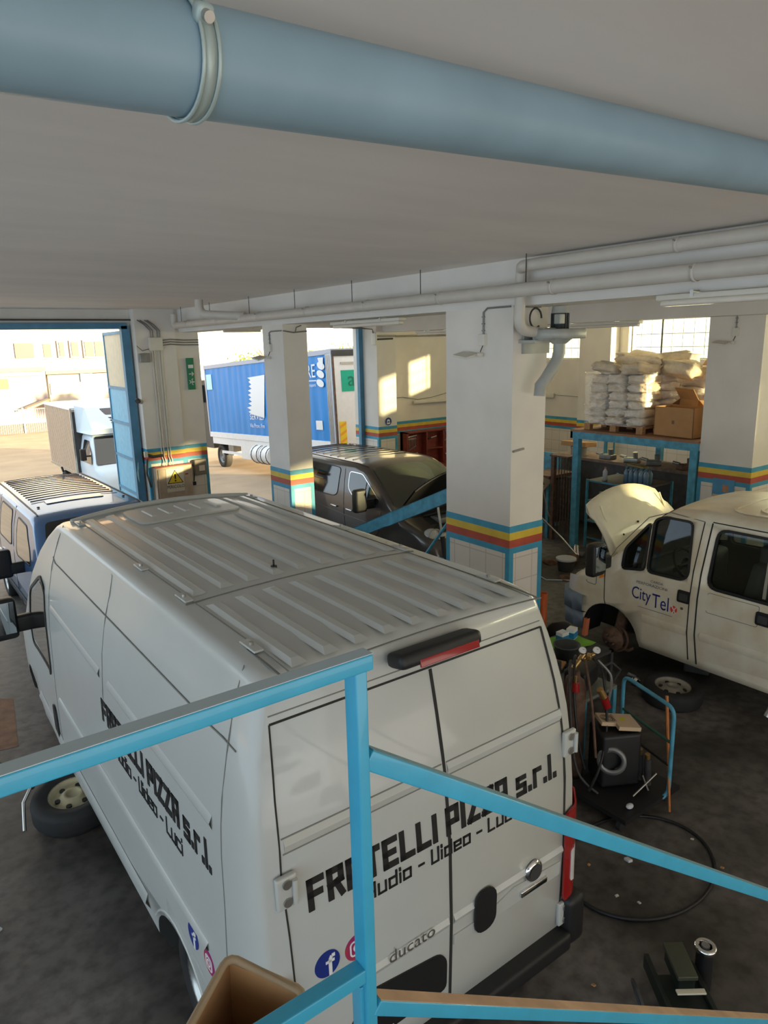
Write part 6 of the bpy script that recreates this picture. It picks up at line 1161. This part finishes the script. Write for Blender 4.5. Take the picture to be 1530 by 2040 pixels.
q = MB(); q.cyl((5.28, 3.13, .97), (5.10, 2.92, .02), .014, mat('broom_handle_orange', (.65, .22, .05), .6, noise=.3, nscale=9), .010); tag(q.build('wooden_stick'), 'long orange wooden stick leaning on the trolley handle', 'stick')
# wheels lying on the floor
STW = mat('steel_wheel', (.45, .42, .36), .5, .5, noise=.3)
sw = empty('removed_wheel', 'wheel with pierced steel rim lying flat beside the minibus', 'wheel', (6.93, 4.05, .1)); wheel_mb('tyre', sw, (0, 0, 0), Matrix.Rotation(.05, 4, 'X'), .325, .2, STW, .19)
lw = empty('removed_wheel', 'wheel with cream steel rim leaning under the left side of the cargo van', 'wheel', (1.0, 6.12, .15)); wheel_mb('tyre', lw, (0, 0, 0), Euler((math.radians(6), math.radians(-3), 0)).to_matrix().to_4x4(), .35, .22, mat('cream_wheel', (.50, .44, .28), .5, .3, noise=.2), .2)
q = MB(); q.tube([(.70, 6.32, .30), (.62, 6.25, .22), (.58, 6.08, .06)], .016, CHROME, 8); q.cyl((.70, 6.32, .30), (.74, 6.36, .32), .03, DGREY); tag(q.build('wheel_brace'), 'chrome wheel brace leaning on the wheel by the cargo van', 'wrench')
q = MB(); q.lathe([(0, 0), (.05, 0), (.06, .06), (.03, .1), (0, .1)], CHROME, Matrix.Translation((6.93, 4.52, 0)), 18); q.cyl((6.93, 4.52, .1), (6.86, 4.58, .14), .02, MGREY); tag(q.build('chrome_nut_cup'), 'small shiny metal cup on the floor beside the flat wheel', 'cup')
q = MB(); q.tube([(.62, 7.35, .02), (.45, 7.75, .02), (.1, 7.95, .02), (-.5, 8.1, .02)], .018, BLACK, 8); tag(q.build('air_hose'), 'black hose lying on the floor left of the cargo van', 'hose')
q = MB(); q.tube([(4.36 + .66 * math.cos(a), 2.72 + .50 * math.sin(a), .014) for a in [2 * PI * k / 60 for k in range(60)]], .013, BLACK, 8, True); tag(q.build('hose_loop'), 'thin black hose laid in a large loop on the dark floor', 'hose')
# jack under the van (front)
q = MB(); q.cbox((1.3, 7.0, .14), (.5, .3, .14), DGREY, (0, 0, .4), .03); q.cyl((1.2, 7.05, .2), (1.2, 7.05, .32), .06, BLACK); tag(q.build('jack_stand'), 'dark jack supporting the front of the cargo van', 'jack')
q = MB(); q.cbox((7.9, 4.3, .15), (.4, .3, .29), DGREY, (0, 0, .4), .03); tag(q.build('jack_block'), 'dark support block under the minibus sill', 'block')
# floor jack bottom right
fj = empty('floor_jack', 'dark green trolley jack with bright ringed saddle on the floor below the stairs', 'jack', (3.6, 1.85, 0)); b_ = (3.6, 1.85, 0)
JG = mat('jack_green_black', (.012, .02, .015), .45, noise=.3)
MJ = Matrix.Translation((3.45, 1.78, 0)) @ Matrix.Rotation(-.63, 4, 'Z')
def jb2(q, c, sz, m, rot=(0, 0, 0), bev=.004):
    t = MB(); t.cbox(c, sz, m, rot, bev); q.add([(MJ @ Vector(p))[:] for p in t.v], t.f, m, bev > 0); return q
q = MB(); jb2(q, (-.13, .05, .12), (.03, .50, .10), JG); jb2(q, (.13, .02, .12), (.03, .44, .10), JG); jb2(q, (0, .02, .10), (.24, .30, .08), JG); q.build('frame', fj, b_)
q = MB(); jb2(q, (.0, .11, .30), (.12, .24, .03), MATS['jack_arm'] if 'jack_arm' in MATS else mat('jack_arm', (.07, .075, .05), .4, .3), (.08, 0, 0), .006); jb2(q, (.0, .11, .24), (.10, .22, .10), JG, (.08, 0, 0), .01); q.build('lift_arm', fj, b_)
q = MB(); p = MJ @ Vector((.20, .21, 0)); q.cyl(p, p + Vector((0, 0, .28)), .052, BLACK); q.lathe([(.040, 0), (.052, .005), (.066, .0), (.066, -.03), (.05, -.03)], CHROME, Matrix.Translation(p + Vector((0, 0, .31))), 32); q.cyl(p + Vector((0, 0, .28)), p + Vector((0, 0, .315)), .025, MGREY); q.build('saddle', fj, b_)
q = MB(); jb2(q, (-.01, -.075, .27), (.17, .035, .012), mat('label_cream', (.62, .58, .45), .5)); q.build('label_plate', fj, b_)
q = MB(); q.cyl(MJ @ Vector((-.15, -.15, .14)), MJ @ Vector((.15, -.15, .14)), .02, STEEL, seg=12); q.build('axle', fj, b_)
for u in (-.12, -.02, .10): q = MB(); q.cyl(MJ @ Vector((u - .02, -.17, .075)), MJ @ Vector((u + .02, -.17, .075)), .065, mat('caster_tan', (.35, .26, .16), .6)); q.build('wheel', fj, b_)
q = MB(); c_ = MJ @ Vector((-.27, .0, .12)); ax_ = (MJ.to_3x3() @ Vector((1, 0, .3))).normalized(); Mw = Matrix.Translation(c_) @ ax_.to_track_quat('Z', 'Y').to_matrix().to_4x4()
q.tube([(Mw @ Vector((.115 * math.cos(a), .115 * math.sin(a), 0)))[:] for a in [2 * PI * k / 28 for k in range(28)]], .011, DGREY, 8, True)
for k in range(5): a = 2 * PI * k / 5; q.cyl(Mw @ Vector((0, 0, 0)), Mw @ Vector((.11 * math.cos(a), .11 * math.sin(a), 0)), .007, DGREY, seg=6)
q.build('wheel_frame', fj, b_)
# litter
rnd = random.Random(11)
spots = [(4.33, 2.79, 'crumpled white label scrap inside the hose loop'), (4.83, 2.30, 'small pale scrap right of the hose loop'), (3.95, 2.62, 'small cream chip near the lower edge of the hose loop'), (4.02, 2.48, 'pale pebble just outside the hose loop'), (3.2, 2.25, 'tiny white scrap beside the van rear bumper'), (4.95, 2.62, 'bright chip beyond the hose loop near the stairs'), (.22, 5.1, 'small broken plastic piece on the floor left of the van'), (.12, 4.75, 'tiny orange chip on the floor left of the van'), (.02, 3.6, 'tiny white chip at the left floor edge'), (.50, 3.1, 'small round pale cap near the bottom left of the floor'), (4.05, 2.95, 'cream crumb inside the hose loop'), (.05, 8.6, 'pale chip on the floor beyond the black hose')]
for i, (x, y, lb) in enumerate(spots): q = MB(); s = .035 if i in (0, 6) else .016; q.cbox((x, y, s * .3), (s * 1.6, s * 1.2, s * .6), [SPW, CARD, CREAMP][i % 3], (.1, .2, rnd.uniform(0, 3)), s * .15); tag(q.build('litter_scrap'), lb, 'scrap')
q = MB(); q.add([(-.35, 7.9, .002), (.8, 7.7, .002), (.95, 8.9, .002), (.3, 9.4, .002), (-.5, 9.2, .002)], [(0, 1, 2, 3, 4)], mat('orange_blotch', (.30, .15, .08), .7, noise=.4));  # flat orange-brown polygon just above the floor
o = q.build('floor_blotch'); tag(o, 'orange-brown stain on the floor beside the front of the cargo van', 'blotch')
